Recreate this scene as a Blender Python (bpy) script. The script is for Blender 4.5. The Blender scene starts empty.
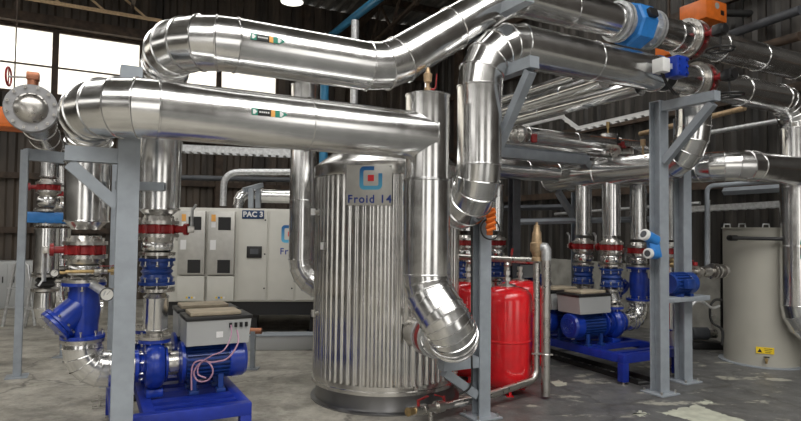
import bpy, bmesh, math, random
from mathutils import Matrix, Vector
random.seed(7)
EXPO = 0.72
C = bpy.context.scene.collection
R = math.radians
PI = math.pi
# ------------------------------------------------------------------ camera
F_PX, W, H = 585.0, 801.0, 421.0
CAMZ = 1.55
cam_rot = Matrix.Rotation(R(90 + 2.1), 3, 'X') @ Matrix.Rotation(0.012, 3, 'Z')
cd = bpy.data.cameras.new('camera'); cam = bpy.data.objects.new('camera', cd); C.objects.link(cam)
cd.sensor_fit = 'HORIZONTAL'; cd.sensor_width = 36.0; cd.lens = 36.0 * F_PX / W
cd.clip_start = 0.05; cd.clip_end = 200
cam.location = (0, 0, CAMZ); cam.rotation_euler = cam_rot.to_euler()
bpy.context.scene.camera = cam
def ray(px, py):
    return cam_rot @ Vector(((px - W/2) / F_PX, -(py - H/2) / F_PX, -1.0))
def at(px, py, Y):
    d = ray(px, py); return Vector((0, 0, CAMZ)) + d * (Y / d.y)
def atz(px, py, Z):
    d = ray(px, py); return Vector((0, 0, CAMZ)) + d * ((Z - CAMZ) / d.z)
# the hall's grid: u runs along the pipe rack (right and away), v runs back and left
TH = R(28)
U = Vector((math.cos(TH), math.sin(TH), 0)); V = Vector((-math.sin(TH), math.cos(TH), 0)); Z = Vector((0, 0, 1))
def vec(*a): return Vector(a)
# ------------------------------------------------------------------ materials
def nodes(m):
    m.use_nodes = True
    return m.node_tree.nodes, m.node_tree.links, m.node_tree.nodes['Principled BSDF']
def mat(name, col, rough=0.5, metal=0.0, var=0.0, scale=6.0, bump=0.0, bscale=20.0, emit=None, estr=1.0, coat=0.0, rvar=0.0, stretch=(1,1,1)):
    m = bpy.data.materials.new(name); n, l, b = nodes(m)
    b.inputs['Base Color'].default_value = (*col, 1); b.inputs['Roughness'].default_value = rough
    b.inputs['Metallic'].default_value = metal
    if coat: b.inputs['Coat Weight'].default_value = coat; b.inputs['Coat Roughness'].default_value = 0.1
    if emit: b.inputs['Emission Color'].default_value = (*emit, 1); b.inputs['Emission Strength'].default_value = estr
    if var or bump or rvar:
        tc = n.new('ShaderNodeTexCoord'); mp = n.new('ShaderNodeMapping'); l.new(tc.outputs['Object'], mp.inputs['Vector'])
        mp.inputs['Scale'].default_value = stretch
    if var or rvar:
        nz = n.new('ShaderNodeTexNoise'); nz.inputs['Scale'].default_value = scale; nz.inputs['Detail'].default_value = 6
        l.new(mp.outputs['Vector'], nz.inputs['Vector'])
    if var:
        mx = n.new('ShaderNodeMixRGB')
        mx.inputs['Color1'].default_value = (*[max(0, c*(1-var)) for c in col], 1)
        mx.inputs['Color2'].default_value = (*[min(1, c*(1+var)) for c in col], 1)
        cr = n.new('ShaderNodeValToRGB'); cr.color_ramp.elements[0].position = .35; cr.color_ramp.elements[1].position = .65
        l.new(nz.outputs['Fac'], cr.inputs['Fac']); l.new(cr.outputs['Color'], mx.inputs['Fac'])
        l.new(mx.outputs['Color'], b.inputs['Base Color'])
    if rvar:
        mr = n.new('ShaderNodeMapRange'); mr.inputs['To Min'].default_value = max(.02, rough-rvar); mr.inputs['To Max'].default_value = rough+rvar
        mr.inputs['From Min'].default_value = .3; mr.inputs['From Max'].default_value = .7
        l.new(nz.outputs['Fac'], mr.inputs['Value']); l.new(mr.outputs['Result'], b.inputs['Roughness'])
    if bump:
        nb = n.new('ShaderNodeTexNoise'); nb.inputs['Scale'].default_value = bscale; nb.inputs['Detail'].default_value = 3
        l.new(mp.outputs['Vector'], nb.inputs['Vector'])
        bp = n.new('ShaderNodeBump'); bp.inputs['Strength'].default_value = bump; bp.inputs['Distance'].default_value = 0.02
        l.new(nb.outputs['Fac'], bp.inputs['Height']); l.new(bp.outputs['Normal'], b.inputs['Normal'])
    return m
M = {}
M['alu'] = mat('aluminium_jacket', (.77, .77, .765), .2, 1.0, bump=.06, bscale=2.4, rvar=.05, scale=9, var=.05)
M['alu_tank'] = mat('aluminium_cladding', (.70, .69, .67), .2, 1.0, bump=.05, bscale=3, rvar=.06, scale=7, var=.06)
M['steel'] = mat('bare_steel', (.58, .56, .53), .30, 1.0, var=.08, scale=14, rvar=.06)
M['rail'] = mat('galvanised_steel', (.62, .63, .64), .42, .7, var=.15, scale=25)
M['grey'] = mat('grey_paint', (.29, .32, .355), .42, 0.0, var=.08, scale=10)
M['darkgrey'] = mat('dark_grey_paint', (.07, .075, .085), .5, 0.0, var=.15, scale=10)
M['red'] = mat('red_paint', (.66, .012, .018), .2, 0.0, var=.1, scale=8, coat=.5)
M['redv'] = mat('red_valve_paint', (.29, .012, .014), .35, 0.0, var=.2, scale=20)
M['blue'] = mat('blue_paint', (.008, .038, .33), .28, 0.0, var=.15, scale=12, coat=.3)
M['bluef'] = mat('blue_frame_paint', (.010, .030, .30), .4, 0.0, var=.15, scale=12)
M['navy'] = mat('navy_paint', (.012, .045, .22), .35, 0.0, var=.2, scale=14)
M['lblue'] = mat('light_blue_paint', (.03, .20, .55), .35, 0.0, var=.1, scale=14)
M['black'] = mat('black_plastic', (.012, .012, .013), .4)
M['rubber'] = mat('black_rubber', (.018, .018, .018), .6)
M['white'] = mat('white_panel', (.62, .61, .56), .4, 0, var=.03, scale=4)
M['whitep'] = mat('white_plastic', (.75, .75, .74), .4)
M['beige'] = mat('beige_tank_paint', (.42, .405, .355), .42, 0, var=.03, scale=3)
M['brass'] = mat('brass', (.55, .40, .20), .35, 1.0, var=.15, scale=30)
M['bronze'] = mat('bronze', (.50, .36, .22), .45, .6, var=.15, scale=30)
M['orange'] = mat('orange_paint', (.75, .17, .02), .45, 0, var=.1, scale=8)
M['silverbox'] = mat('grey_plastic', (.42, .43, .43), .4, .1)
M['panelsteel'] = mat('brushed_panel', (.55, .54, .51), .4, .5, var=.05, scale=12)
M['yellow'] = mat('yellow_sign', (.85, .60, .02), .5)
M['green'] = mat('green_sticker', (.02, .25, .17), .4)
M['sorange'] = mat('orange_sticker', (.85, .42, .10), .5)
M['sblack'] = mat('black_sticker', (.01, .012, .012), .4)
M['swhite'] = mat('white_sticker', (.8, .8, .8), .5)
M['signnavy'] = mat('navy_sign', (.012, .045, .13), .4)
M['logodark'] = mat('logo_text_blue', (.015, .045, .28), .4)
M['logored'] = mat('logo_red', (.75, .03, .04), .4)
M['pink'] = mat('pink_cable', (.42, .24, .33), .5)
M['cardboard'] = mat('cardboard', (.45, .38, .28), .7, 0, var=.15, scale=8)
M['rust'] = mat('rusty_steel', (.055, .036, .024), .7, 0, var=.4, scale=8)
M['bluepipe'] = mat('blue_duct_paint', (.06, .30, .55), .35, 0, var=.1)
M['gauge'] = mat('gauge_dial', (.75, .74, .70), .3)
M['lamp'] = mat('lamp_lens', (.9, .9, .85), .4, emit=(1, .97, .88), estr=2.0)
M['skirt'] = mat('dark_metal_skirt', (.22, .22, .225), .3, .9)
M['cast'] = mat('cast_grey_flange', (.36, .36, .37), .4, .5, var=.08, scale=8)
M['copper'] = mat('copper_pipe', (.45, .20, .12), .4, .8)
def mat_logo():
    m = mat('logo_blue_gradient', (.05, .3, .6), .4); n, l, b = nodes(m)
    tc = n.new('ShaderNodeTexCoord'); sp = n.new('ShaderNodeSeparateXYZ'); l.new(tc.outputs['Generated'], sp.inputs['Vector'])
    cr = n.new('ShaderNodeValToRGB'); cr.color_ramp.elements[0].color = (.12, .50, .75, 1); cr.color_ramp.elements[1].color = (.012, .10, .34, 1)
    l.new(sp.outputs['Z'], cr.inputs['Fac']); l.new(cr.outputs['Color'], b.inputs['Base Color']); return m
M['logo'] = mat_logo()
def mat_floor():
    m = bpy.data.materials.new('worn_concrete'); n, l, b = nodes(m)
    tc = n.new('ShaderNodeTexCoord')
    def noise(s, d=8, rough=.6, loc=(0,0,0), sc=(1,1,1)):
        mp = n.new('ShaderNodeMapping'); mp.inputs['Location'].default_value = loc; mp.inputs['Scale'].default_value = sc
        l.new(tc.outputs['Object'], mp.inputs['Vector'])
        z = n.new('ShaderNodeTexNoise'); z.inputs['Scale'].default_value = s; z.inputs['Detail'].default_value = d; z.inputs['Roughness'].default_value = rough
        l.new(mp.outputs['Vector'], z.inputs['Vector']); return z
    def ramp(src, p0, p1, c0=(0,0,0,1), c1=(1,1,1,1)):
        r = n.new('ShaderNodeValToRGB'); r.color_ramp.elements[0].position = p0; r.color_ramp.elements[1].position = p1
        r.color_ramp.elements[0].color = c0; r.color_ramp.elements[1].color = c1; l.new(src, r.inputs['Fac']); return r
    def mix(f, a, bb):
        x = n.new('ShaderNodeMixRGB'); l.new(f, x.inputs['Fac'])
        for k, s in (('Color1', a), ('Color2', bb)):
            if isinstance(s, tuple): x.inputs[k].default_value = s
            else: l.new(s, x.inputs[k])
        return x.outputs['Color']
    # pale bare screed on the left half, worn dark coating on the right half
    base = ramp(noise(3.5, 10, .7).outputs['Fac'], .38, .62, (.24, .225, .192, 1), (.45, .425, .37, 1)).outputs['Color']
    coat = ramp(noise(5, loc=(3,1,0)).outputs['Fac'], .3, .7, (.085, .085, .085, 1), (.165, .165, .16, 1)).outputs['Color']
    sp = n.new('ShaderNodeSeparateXYZ'); l.new(tc.outputs['Object'], sp.inputs['Vector'])
    wob = noise(.9, loc=(7,2,0)); ad = n.new('ShaderNodeMath'); ad.operation = 'MULTIPLY_ADD'
    l.new(wob.outputs['Fac'], ad.inputs[0]); ad.inputs[1].default_value = 1.2; l.new(sp.outputs['X'], ad.inputs[2])
    mr = n.new('ShaderNodeMapRange'); l.new(ad.outputs[0], mr.inputs['Value']); mr.inputs['From Min'].default_value = .55; mr.inputs['From Max'].default_value = 1.05
    col = mix(mr.outputs['Result'], base, coat)
    # chipped patches where the pale screed shows through
    chips = ramp(noise(2.6, 10, .62, loc=(4.3,9.1,0), sc=(.8,1.6,1)).outputs['Fac'], .585, .61)
    fine = ramp(noise(9, 8, .7, loc=(1.3,3.1,0)).outputs['Fac'], .60, .68)
    col = mix(chips.outputs['Color'], col, (.40, .39, .33, 1))
    fm = n.new('ShaderNodeMath'); fm.operation = 'MULTIPLY'; l.new(fine.outputs['Color'], fm.inputs[0]); fm.inputs[1].default_value = .55
    col = mix(fm.outputs[0], col, (.42, .41, .37, 1))
    stains = ramp(noise(1.7, 9, .65, loc=(8,5,2)).outputs['Fac'], .52, .70)
    sm = n.new('ShaderNodeMath'); sm.operation = 'MULTIPLY'; l.new(stains.outputs['Color'], sm.inputs[0]); sm.inputs[1].default_value = .7
    col = mix(sm.outputs[0], col, (.085, .08, .072, 1))
    gr = ramp(noise(20, 8, .8, loc=(5,1,7)).outputs['Fac'], .50, .66)
    gm = n.new('ShaderNodeMath'); gm.operation = 'MULTIPLY'; l.new(gr.outputs['Color'], gm.inputs[0]); gm.inputs[1].default_value = .45
    col = mix(gm.outputs[0], col, (.10, .095, .085, 1))
    vo = n.new('ShaderNodeTexVoronoi'); vo.feature = 'DISTANCE_TO_EDGE'; vo.inputs['Scale'].default_value = .42
    wv = noise(2.2, 5, .6, loc=(2,8,4)); va = n.new('ShaderNodeVectorMath'); va.operation = 'MULTIPLY_ADD'; l.new(wv.outputs['Color'], va.inputs[0]); va.inputs[1].default_value = (.5, .5, 0); l.new(tc.outputs['Object'], va.inputs[2]); l.new(va.outputs[0], vo.inputs['Vector'])
    ck = ramp(vo.outputs['Distance'], .002, .007, (.6, .6, .6, 1), (0, 0, 0, 1))
    col = mix(ck.outputs['Color'], col, (.05, .047, .04, 1))
    l.new(col, b.inputs['Base Color'])
    rr = ramp(noise(3, loc=(2,2,2)).outputs['Fac'], .35, .7, (.32,.32,.32,1), (.62,.62,.62,1)); l.new(rr.outputs['Color'], b.inputs['Roughness'])
    bp = n.new('ShaderNodeBump'); bp.inputs['Strength'].default_value = .25; bp.inputs['Distance'].default_value = .01
    l.new(noise(25).outputs['Fac'], bp.inputs['Height']); l.new(bp.outputs['Normal'], b.inputs['Normal'])
    return m
M['floor'] = mat_floor()
def mat_clad(name, a, bcol, sc=(.6, .6, .12)):
    m = bpy.data.materials.new(name); n, l, b = nodes(m)
    tc = n.new('ShaderNodeTexCoord'); mp = n.new('ShaderNodeMapping'); l.new(tc.outputs['Object'], mp.inputs['Vector']); mp.inputs['Scale'].default_value = sc
    z = n.new('ShaderNodeTexNoise'); z.inputs['Scale'].default_value = 5; z.inputs['Detail'].default_value = 8; l.new(mp.outputs['Vector'], z.inputs['Vector'])
    r = n.new('ShaderNodeValToRGB'); r.color_ramp.elements[0].position = .35; r.color_ramp.elements[1].position = .72
    r.color_ramp.elements[0].color = (*a, 1); r.color_ramp.elements[1].color = (*bcol, 1)
    l.new(z.outputs['Fac'], r.inputs['Fac']); l.new(r.outputs['Color'], b.inputs['Base Color']); b.inputs['Roughness'].default_value = .55
    return m
M['clad'] = mat_clad('dark_rusted_cladding', (.024, .019, .015), (.105, .08, .06))
M['cladr'] = mat_clad('dark_stained_cladding', (.010, .009, .008), (.085, .075, .065), (1.6, 1.6, .15))
M['roof'] = mat_clad('grey_roof_sheet', (.12, .115, .105), (.24, .225, .20))
M['pale'] = mat_clad('pale_cladding', (.07, .066, .06), (.17, .162, .148))
M['conc'] = mat_clad('pale_concrete', (.30, .29, .26), (.48, .47, .43), (1, 1, 1))
def mat_glass():
    m = bpy.data.materials.new('window_glass'); m.use_nodes = True; n = m.node_tree.nodes; l = m.node_tree.links; n.clear()
    o = n.new('ShaderNodeOutputMaterial'); t = n.new('ShaderNodeBsdfTransparent'); g = n.new('ShaderNodeBsdfGlossy'); x = n.new('ShaderNodeMixShader')
    t.inputs['Color'].default_value = (1, .98, .93, 1); g.inputs['Roughness'].default_value = .05; x.inputs['Fac'].default_value = .07
    l.new(t.outputs[0], x.inputs[1]); l.new(g.outputs[0], x.inputs[2]); l.new(x.outputs[0], o.inputs['Surface']); return m
M['glass'] = mat_glass()
M['roof_glow'] = mat('added_glow_sheet', (.8, .8, .8), .6, emit=(1, .985, .95), estr=4.2)  # emits by itself; added overhead light, out of view
# ------------------------------------------------------------------ mesh builder
def axis_mat(p, d, x=None):
    d = Vector(d).normalized(); x = Vector(x) if x is not None else (Vector((1, 0, 0)) if abs(d.x) < .9 else Vector((0, 1, 0)))
    x = x - d * x.dot(d)
    if x.length < 1e-4:
        x = Vector((1, 0, 0)) if abs(d.x) < .9 else Vector((0, 1, 0)); x = x - d * x.dot(d)
    x.normalize(); y = d.cross(x)
    m = Matrix((( x.x, y.x, d.x, p[0]), (x.y, y.y, d.y, p[1]), (x.z, y.z, d.z, p[2]), (0, 0, 0, 1)))
    return m
class B:
    def __init__(s, M=None): s.bm = bmesh.new(); s.M = M or Matrix()
    def v(s, p): return s.bm.verts.new(s.M @ Vector(p))
    def f(s, vs):
        try: return s.bm.faces.new(vs)
        except ValueError: return None
    def box(s, c, size, rot=None, bev=0.0):
        hx, hy, hz = size[0]/2, size[1]/2, size[2]/2
        m = Matrix.Translation(Vector(c)) @ (rot.to_4x4() if rot is not None else Matrix())
        vs = [s.v(m @ Vector((x*hx, y*hy, z*hz))) for x in (-1, 1) for y in (-1, 1) for z in (-1, 1)]
        fs = [s.f([vs[i] for i in q]) for q in ((0,1,3,2), (4,6,7,5), (0,4,5,1), (2,3,7,6), (0,2,6,4), (1,5,7,3))]
        if bev:
            es = list({e for f in fs for e in f.edges})
            bmesh.ops.bevel(s.bm, geom=es, offset=bev, segments=2, profile=.5, affect='EDGES')
        return s
    def bar(s, p0, p1, w, h, up=Z, bev=0.0):      # rectangular bar between two points
        p0, p1 = Vector(p0), Vector(p1); d = p1 - p0
        m = axis_mat((p0+p1)/2, d, up)
        rot = Matrix((m[0][:3], m[1][:3], m[2][:3]))
        return s.box((p0+p1)/2, (h, w, d.length), rot, bev)
    def hsec(s, p0, p1, w, h, up=Z, t=.012):      # H / I section
        p0, p1 = Vector(p0), Vector(p1); d = (p1-p0); m = axis_mat((p0+p1)/2, d, up); rot = Matrix((m[0][:3], m[1][:3], m[2][:3]))
        L = d.length
        for sx in (-1, 1): s.box(m @ Vector((sx*(h/2-t/2), 0, 0)), (t, w, L), rot)
        s.box((p0+p1)/2, (h-2*t, t*.7, L), rot); return s
    def lathe(s, prof, m=None, seg=32, mod=None):
        m = m or Matrix(); rings = []
        for r, z in prof:
            if r < 1e-6: rings.append([s.v(m @ Vector((0, 0, z)))])
            else: rings.append([s.v(m @ Vector(((r*(mod(k/seg*2*PI) if mod else 1))*math.cos(k/seg*2*PI), (r*(mod(k/seg*2*PI) if mod else 1))*math.sin(k/seg*2*PI), z))) for k in range(seg)])
        for a, b in zip(rings, rings[1:]):
            if len(a) == 1 and len(b) == 1: continue
            for k in range(seg):
                k2 = (k+1) % seg
                if len(a) == 1: s.f([a[0], b[k2], b[k]][::-1])
                elif len(b) == 1: s.f([a[k], a[k2], b[0]])
                else: s.f([a[k], a[k2], b[k2], b[k]])
        return s
    def cyl(s, p0, p1, r0, r1=None, seg=24, bev=0.0):
        p0, p1 = Vector(p0), Vector(p1); r1 = r0 if r1 is None else r1; L = (p1-p0).length; m = axis_mat(p0, p1-p0)
        if bev: pr = [(0,0), (r0-bev, 0), (r0, bev), (r1, L-bev), (r1-bev, L), (0, L)]
        else: pr = [(0,0), (r0, 0), (r1, L), (0, L)]
        return s.lathe(pr, m, seg)
    def tube(s, pts, r, seg=12, closed=False, caps=True):   # smooth tube through points
        pts = [Vector(p) for p in pts]; n = len(pts); rings = []; prev = None
        for i, p in enumerate(pts):
            if closed: t = (pts[(i+1) % n] - pts[i-1]).normalized()
            else: t = (pts[min(i+1, n-1)] - pts[max(i-1, 0)]).normalized()
            if prev is None: x = axis_mat(p, t).to_3x3() @ Vector((1, 0, 0))
            else: x = (prev - t*prev.dot(t)).normalized()
            prev = x; y = t.cross(x)
            rings.append([s.v(p + x*(r*math.cos(k/seg*2*PI)) + y*(r*math.sin(k/seg*2*PI))) for k in range(seg)])
        for i in range(n if closed else n-1):
            a, b = rings[i], rings[(i+1) % n]
            for k in range(seg): s.f([a[k], a[(k+1) % seg], b[(k+1) % seg], b[k]])
        if caps and not closed: s.f(rings[0][::-1]); s.f(rings[-1])
        return s
    def ring(s, c, axis, Rr, r, seg=32, rs=8):      # torus
        m = axis_mat(c, axis)
        return s.tube([m @ Vector((Rr*math.cos(k/seg*2*PI), Rr*math.sin(k/seg*2*PI), 0)) for k in range(seg)], r, rs, closed=True)
    def pipe(s, pts, bend=.3, gores=5, seg=40, band=1.1, bead=.009, caps=True, bw=.016, smooth=False):
        """insulation jacket: pts = (x,y,z,r) corners; mitred gores round the bends, raised bead at each joint"""
        P = [Vector(p[:3]) for p in pts]; rr = [p[3] for p in pts]; bead = min(bead, .05*min(rr)); bw = min(bw, .1*min(rr)); st = []   # stations: (pos, tangent, r, joint)
        st.append((P[0], (P[1]-P[0]).normalized(), rr[0], True)); n = len(P)
        for i in range(1, n-1):
            a = (P[i]-P[i-1]).normalized(); b = (P[i+1]-P[i]).normalized(); ang = a.angle(b); bd = bend[i-1] if isinstance(bend, (list, tuple)) else bend
            g = max(2, round(gores*ang/(PI/2)))
            tl = bd*math.tan(ang/2); c0 = P[i]-a*tl; ax = a.cross(b).normalized(); nrm = (ax.cross(a)).normalized(); cen = c0 + nrm*bd
            for k in range(g+1):
                q = Matrix.Rotation(ang*k/g, 3, ax)
                st.append((cen + q @ (-nrm*bd), q @ a, rr[i], True))
        st.append((P[-1], (P[-1]-P[-2]).normalized(), rr[-1], True))
        out = []
        for a, b in zip(st, st[1:]):
            out.append(a); L = (b[0]-a[0]).length; k = int(L/band)
            if a[1].angle(b[1]) < .01 and k >= 1:
                for j in range(1, k+1):
                    f = j/(k+1); out.append((a[0].lerp(b[0], f), a[1], a[2]+(b[2]-a[2])*f, True))
        out.append(st[-1]); prev = None; fr = []
        for p, t, r, j in out:
            if prev is None: x = axis_mat(p, t, Z if abs(t.z) < .9 else U).to_3x3() @ Vector((1, 0, 0))
            else: x = (prev - t*prev.dot(t)).normalized()
            prev = x; fr.append((p, t, r, x, t.cross(x)))
        def rg(f, off=0.0, dr=0.0):
            p, t, r, x, y = f
            return [s.v(p + t*off + (x*math.cos(k/seg*2*PI) + y*math.sin(k/seg*2*PI))*(r+dr)) for k in range(seg)]
        def quad(a, b):
            for k in range(seg): s.f([a[k], a[(k+1) % seg], b[(k+1) % seg], b[k]])
        for a, b in zip(fr, fr[1:]): quad(rg(a), rg(b))
        for i, f in enumerate(fr):
            if bead:
                o = bw/2; a, b, c, d = rg(f, -o, -.001), rg(f, -o*.5, bead), rg(f, o*.5, bead), rg(f, o, -.001)
                quad(a, b); quad(b, c); quad(c, d)
        if caps: s.f(rg(fr[0])[::-1]); s.f(rg(fr[-1]))
        return s
    def poly(s, pts, d):     # extrude polygon pts by vector d
        d = Vector(d); a = [s.v(p) for p in pts]; b = [s.v(Vector(p)+d) for p in pts]
        s.f(a[::-1]); s.f(b); n = len(pts)
        for i in range(n): s.f([a[i], a[(i+1) % n], b[(i+1) % n], b[i]])
        return s
def root_of(o):
    while o.parent: o = o.parent
    return o
def mk(b, name, m, parent=None, origin=None, local=False, ang=32):
    me = bpy.data.meshes.new(name); bmesh.ops.recalc_face_normals(b.bm, faces=b.bm.faces[:])
    if parent is not None and not local:
        b.bm.transform(root_of(parent).matrix_basis.inverted())
    elif origin is not None: b.bm.transform(Matrix.Translation(-Vector(origin)))
    b.bm.to_mesh(me); b.bm.free()
    me.shade_smooth(); me.set_sharp_from_angle(angle=R(ang))
    me.materials.append(M[m] if isinstance(m, str) else m)
    o = bpy.data.objects.new(name, me); C.objects.link(o)
    if parent is not None: o.parent = parent
    elif origin is not None: o.location = origin
    return o
def tag(o, label, cat, group=None):
    o['label'] = label; o['category'] = cat
    if group: o['group'] = group
    return o
def thing(name, label, cat, loc=(0,0,0), rz=0.0, group=None):
    o = bpy.data.objects.new(name, None); C.objects.link(o); o.empty_display_size = .1
    o.location = loc; o.rotation_euler = (0, 0, rz)
    o.matrix_basis = Matrix.Translation(Vector(loc)) @ Matrix.Rotation(rz, 4, 'Z')
    return tag(o, label, cat, group)
def struct(b, name, m, **k):
    o = mk(b, name, m, **k); o['kind'] = 'structure'; return o
def dup(root, loc, rz=0.0, label=None, group=None, scale=None):
    def cp(o, par):
        c = o.copy(); C.objects.link(c); c.parent = par
        for ch in o.children: cp(ch, c)
        return c
    r = cp(root, None)
    r.matrix_basis = Matrix.Translation(Vector(loc)) @ Matrix.Rotation(rz, 4, 'Z') @ (Matrix.Scale(scale, 4) if scale else Matrix())
    if label: r['label'] = label
    if group: r['group'] = group
    return r
def text_mesh(txt, size, depth=.001, bold=0.0, spacing=1.0):
    cu = bpy.data.curves.new('t', 'FONT'); cu.body = txt; cu.size = size; cu.extrude = depth; cu.align_x = 'CENTER'; cu.align_y = 'CENTER'
    cu.offset = bold; cu.space_character = spacing
    o = bpy.data.objects.new('t', cu); C.objects.link(o); dg = bpy.context.evaluated_depsgraph_get(); dg.update()
    me = bpy.data.meshes.new_from_object(o.evaluated_get(dg)); bpy.data.objects.remove(o); bpy.data.curves.remove(cu); return me
def text(txt, name, m, mtx, size, parent, bold=0.0, spacing=1.0):
    """flat lettering; mtx maps text x,y,z to world"""
    me = text_mesh(txt, size, bold=bold, spacing=spacing); bm = bmesh.new(); bm.from_mesh(me); bpy.data.meshes.remove(me)
    left = set(bm.verts); isl = []
    while left:
        st = [left.pop()]; grp = set(st)
        while st:
            for e in st.pop().link_edges:
                for v2 in e.verts:
                    if v2 not in grp: grp.add(v2); st.append(v2); left.discard(v2)
        isl.append([grp, min(v2.co.x for v2 in grp), max(v2.co.x for v2 in grp)])
    isl.sort(key=lambda q: q[1]); chars = []
    for g, a, c in isl:                                     # the dot and stem of an i belong together
        if chars and a < chars[-1][2] - .3*(c-a): chars[-1] = [chars[-1][0] | g, chars[-1][1], max(c, chars[-1][2])]
        else: chars.append([g, a, c])
    base = root_of(parent).matrix_basis.inverted() @ mtx; out = []
    for g, a, c in chars:
        b2 = bm.copy(); bm.verts.index_update(); ids = {v2.index for v2 in g}; b2.verts.ensure_lookup_table()
        bmesh.ops.delete(b2, geom=[v2 for v2 in b2.verts if v2.index not in ids], context='VERTS')
        b2.transform(base); me = bpy.data.meshes.new(name); b2.to_mesh(me); b2.free(); me.materials.append(M[m])
        o = bpy.data.objects.new(name, me); C.objects.link(o); o.parent = parent; out.append(o)
    bm.free(); return out
# ------------------------------------------------------------------ the hall
CORNER = vec(.65, 16.4, 0)
def hall(a, b, z): return CORNER + U*a - V*b + Z*z      # a along the back wall (negative = left), b away from it
# floor
b = B(); q = [hall(-24, -.3, 0), hall(3, -.3, 0), hall(3, 24, 0), hall(-24, 24, 0)]
b.poly([p - Z*.15 for p in q], Z*.15); struct(b, 'floor', 'floor')
# back wall: ribbed cladding with a window band
def rib_sheet(b, p0, d, L, z0, z1, nrm, pitch=.3, depth=.04):
    n = max(1, int(L/pitch)); prof = []
    for i in range(n):
        x = i*L/n; w = L/n
        prof += [(x, 0), (x+w*.35, 0), (x+w*.5, depth), (x+w*.85, depth)]
    prof.append((L, 0)); lo = [b.v(Vector(p0)+d*x+nrm*y+Z*z0) for x, y in prof]; hi = [b.v(Vector(p0)+d*x+nrm*y+Z*z1) for x, y in prof]
    bl = [b.v(Vector(p0)+d*x-nrm*.06+Z*z0) for x in (0, L)]; bh = [b.v(Vector(p0)+d*x-nrm*.06+Z*z1) for x in (0, L)]
    for i in range(len(prof)-1): b.f([lo[i], lo[i+1], hi[i+1], hi[i]])
    b.f([bl[0], bh[0], bh[1], bl[1]]); b.f(hi+[bh[1], bh[0]]); b.f(lo[::-1]+[bl[0], bl[1]]); b.f([lo[0], hi[0], bh[0], bl[0]]); b.f([hi[-1], lo[-1], bl[1], bh[1]])
def wall_px(px):                                        # hall coordinate along the back wall seen at picture column px
    k = (px-400.5)/585; y = 16.05/(1-.531*k); return (vec(k*y, y, 0)-CORNER).dot(U)
WZ0, WZ1 = 4.30, 5.72
wa = [-24, wall_px(-110), wall_px(-30), wall_px(50), wall_px(138), wall_px(216), wall_px(276)]
b = B(); rib_sheet(b, hall(-24, 0, 0), U, 24, 0, WZ0, -V); rib_sheet(b, hall(-24, 0, 0), U, 24, WZ1, 7.3, -V)
rib_sheet(b, hall(wa[6], 0, 0), U, -wa[6], WZ0, WZ1, -V); struct(b, 'wall_back', 'clad')
for i in range(6):
    a0, a1 = wa[i], wa[i+1]; c = hall((a0+a1)/2, -.03, (WZ0+WZ1)/2); ru = Matrix.Rotation(TH, 3, 'Z')
    g = B(); g.box(c, (a1-a0, .012, WZ1-WZ0), ru); w = struct(g, 'window_%d' % (i+1), 'glass')
    g = B()
    for s in (a0+.03, a1-.03): g.box(hall(s, -.03, (WZ0+WZ1)/2), (.06, .07, WZ1-WZ0), ru)
    for zz in (WZ0+.03, WZ1-.03): g.box(hall((a0+a1)/2, -.03, zz), (a1-a0-.12, .07, .06), ru)
    g.box(hall((a0+a1)/2, -.03, WZ0+.62), (a1-a0-.12, .05, .03), ru)
    mk(g, 'window_frame', 'rust', parent=w)
b = B(); rib_sheet(b, hall(.02, 0, 0)-V*.02, -V, 24, 1.05, 10.6, -U, .32, .045); struct(b, 'wall_right', 'cladr')
b = B(); b.box(hall(.06, 12, .525), (.2, 24, 1.05), Matrix.Rotation(TH, 3, 'Z')); struct(b, 'baseboard_right', 'conc')
b = B()                                                   # left wall, and the unseen front wall, openings added for bright pipe streaks
rib_sheet(b, hall(-21, 24, 0), V, 24, 0, 4.3, U); rib_sheet(b, hall(-21, 24, 0), V, 24, 6.0, 10.5, U); struct(b, 'wall_left', 'pale')
b = B(); light_gaps = [(-19, -15.5), (-11.8, -8.0), (-4.6, -1.2)]; xs = [-21] + [q for d in light_gaps for q in d] + [.1]
for i in range(0, len(xs), 2): rib_sheet(b, hall(xs[i+1], 21, 0), -U, xs[i+1]-xs[i], 0, 4.4, V)
rib_sheet(b, hall(.1, 21, 0), -U, 21.1, 4.4, 10.2, V); struct(b, 'wall_front', 'pale')
# back wall girts and a lattice girder under the roof
for i, z in enumerate((1.5, 2.6, 3.6)):
    b = B(); b.bar(hall(-23, .12, z), hall(-.1, .12, z), .09, .12); struct(b, 'trim_%d' % (i+1), 'rust')
b = B(); b.bar(hall(-23, .14, WZ1+.12), hall(-.1, .14, WZ1+.12), .16, .2); struct(b, 'trim_4', 'rust')
for i, z in enumerate((2.3, 3.5, 5.0, 6.2)):
    b = B(); b.bar(hall(-.14, .4, z), hall(-.14, 23, z), .1, .12); struct(b, 'trim_%d' % (i+5), 'rust')
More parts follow.
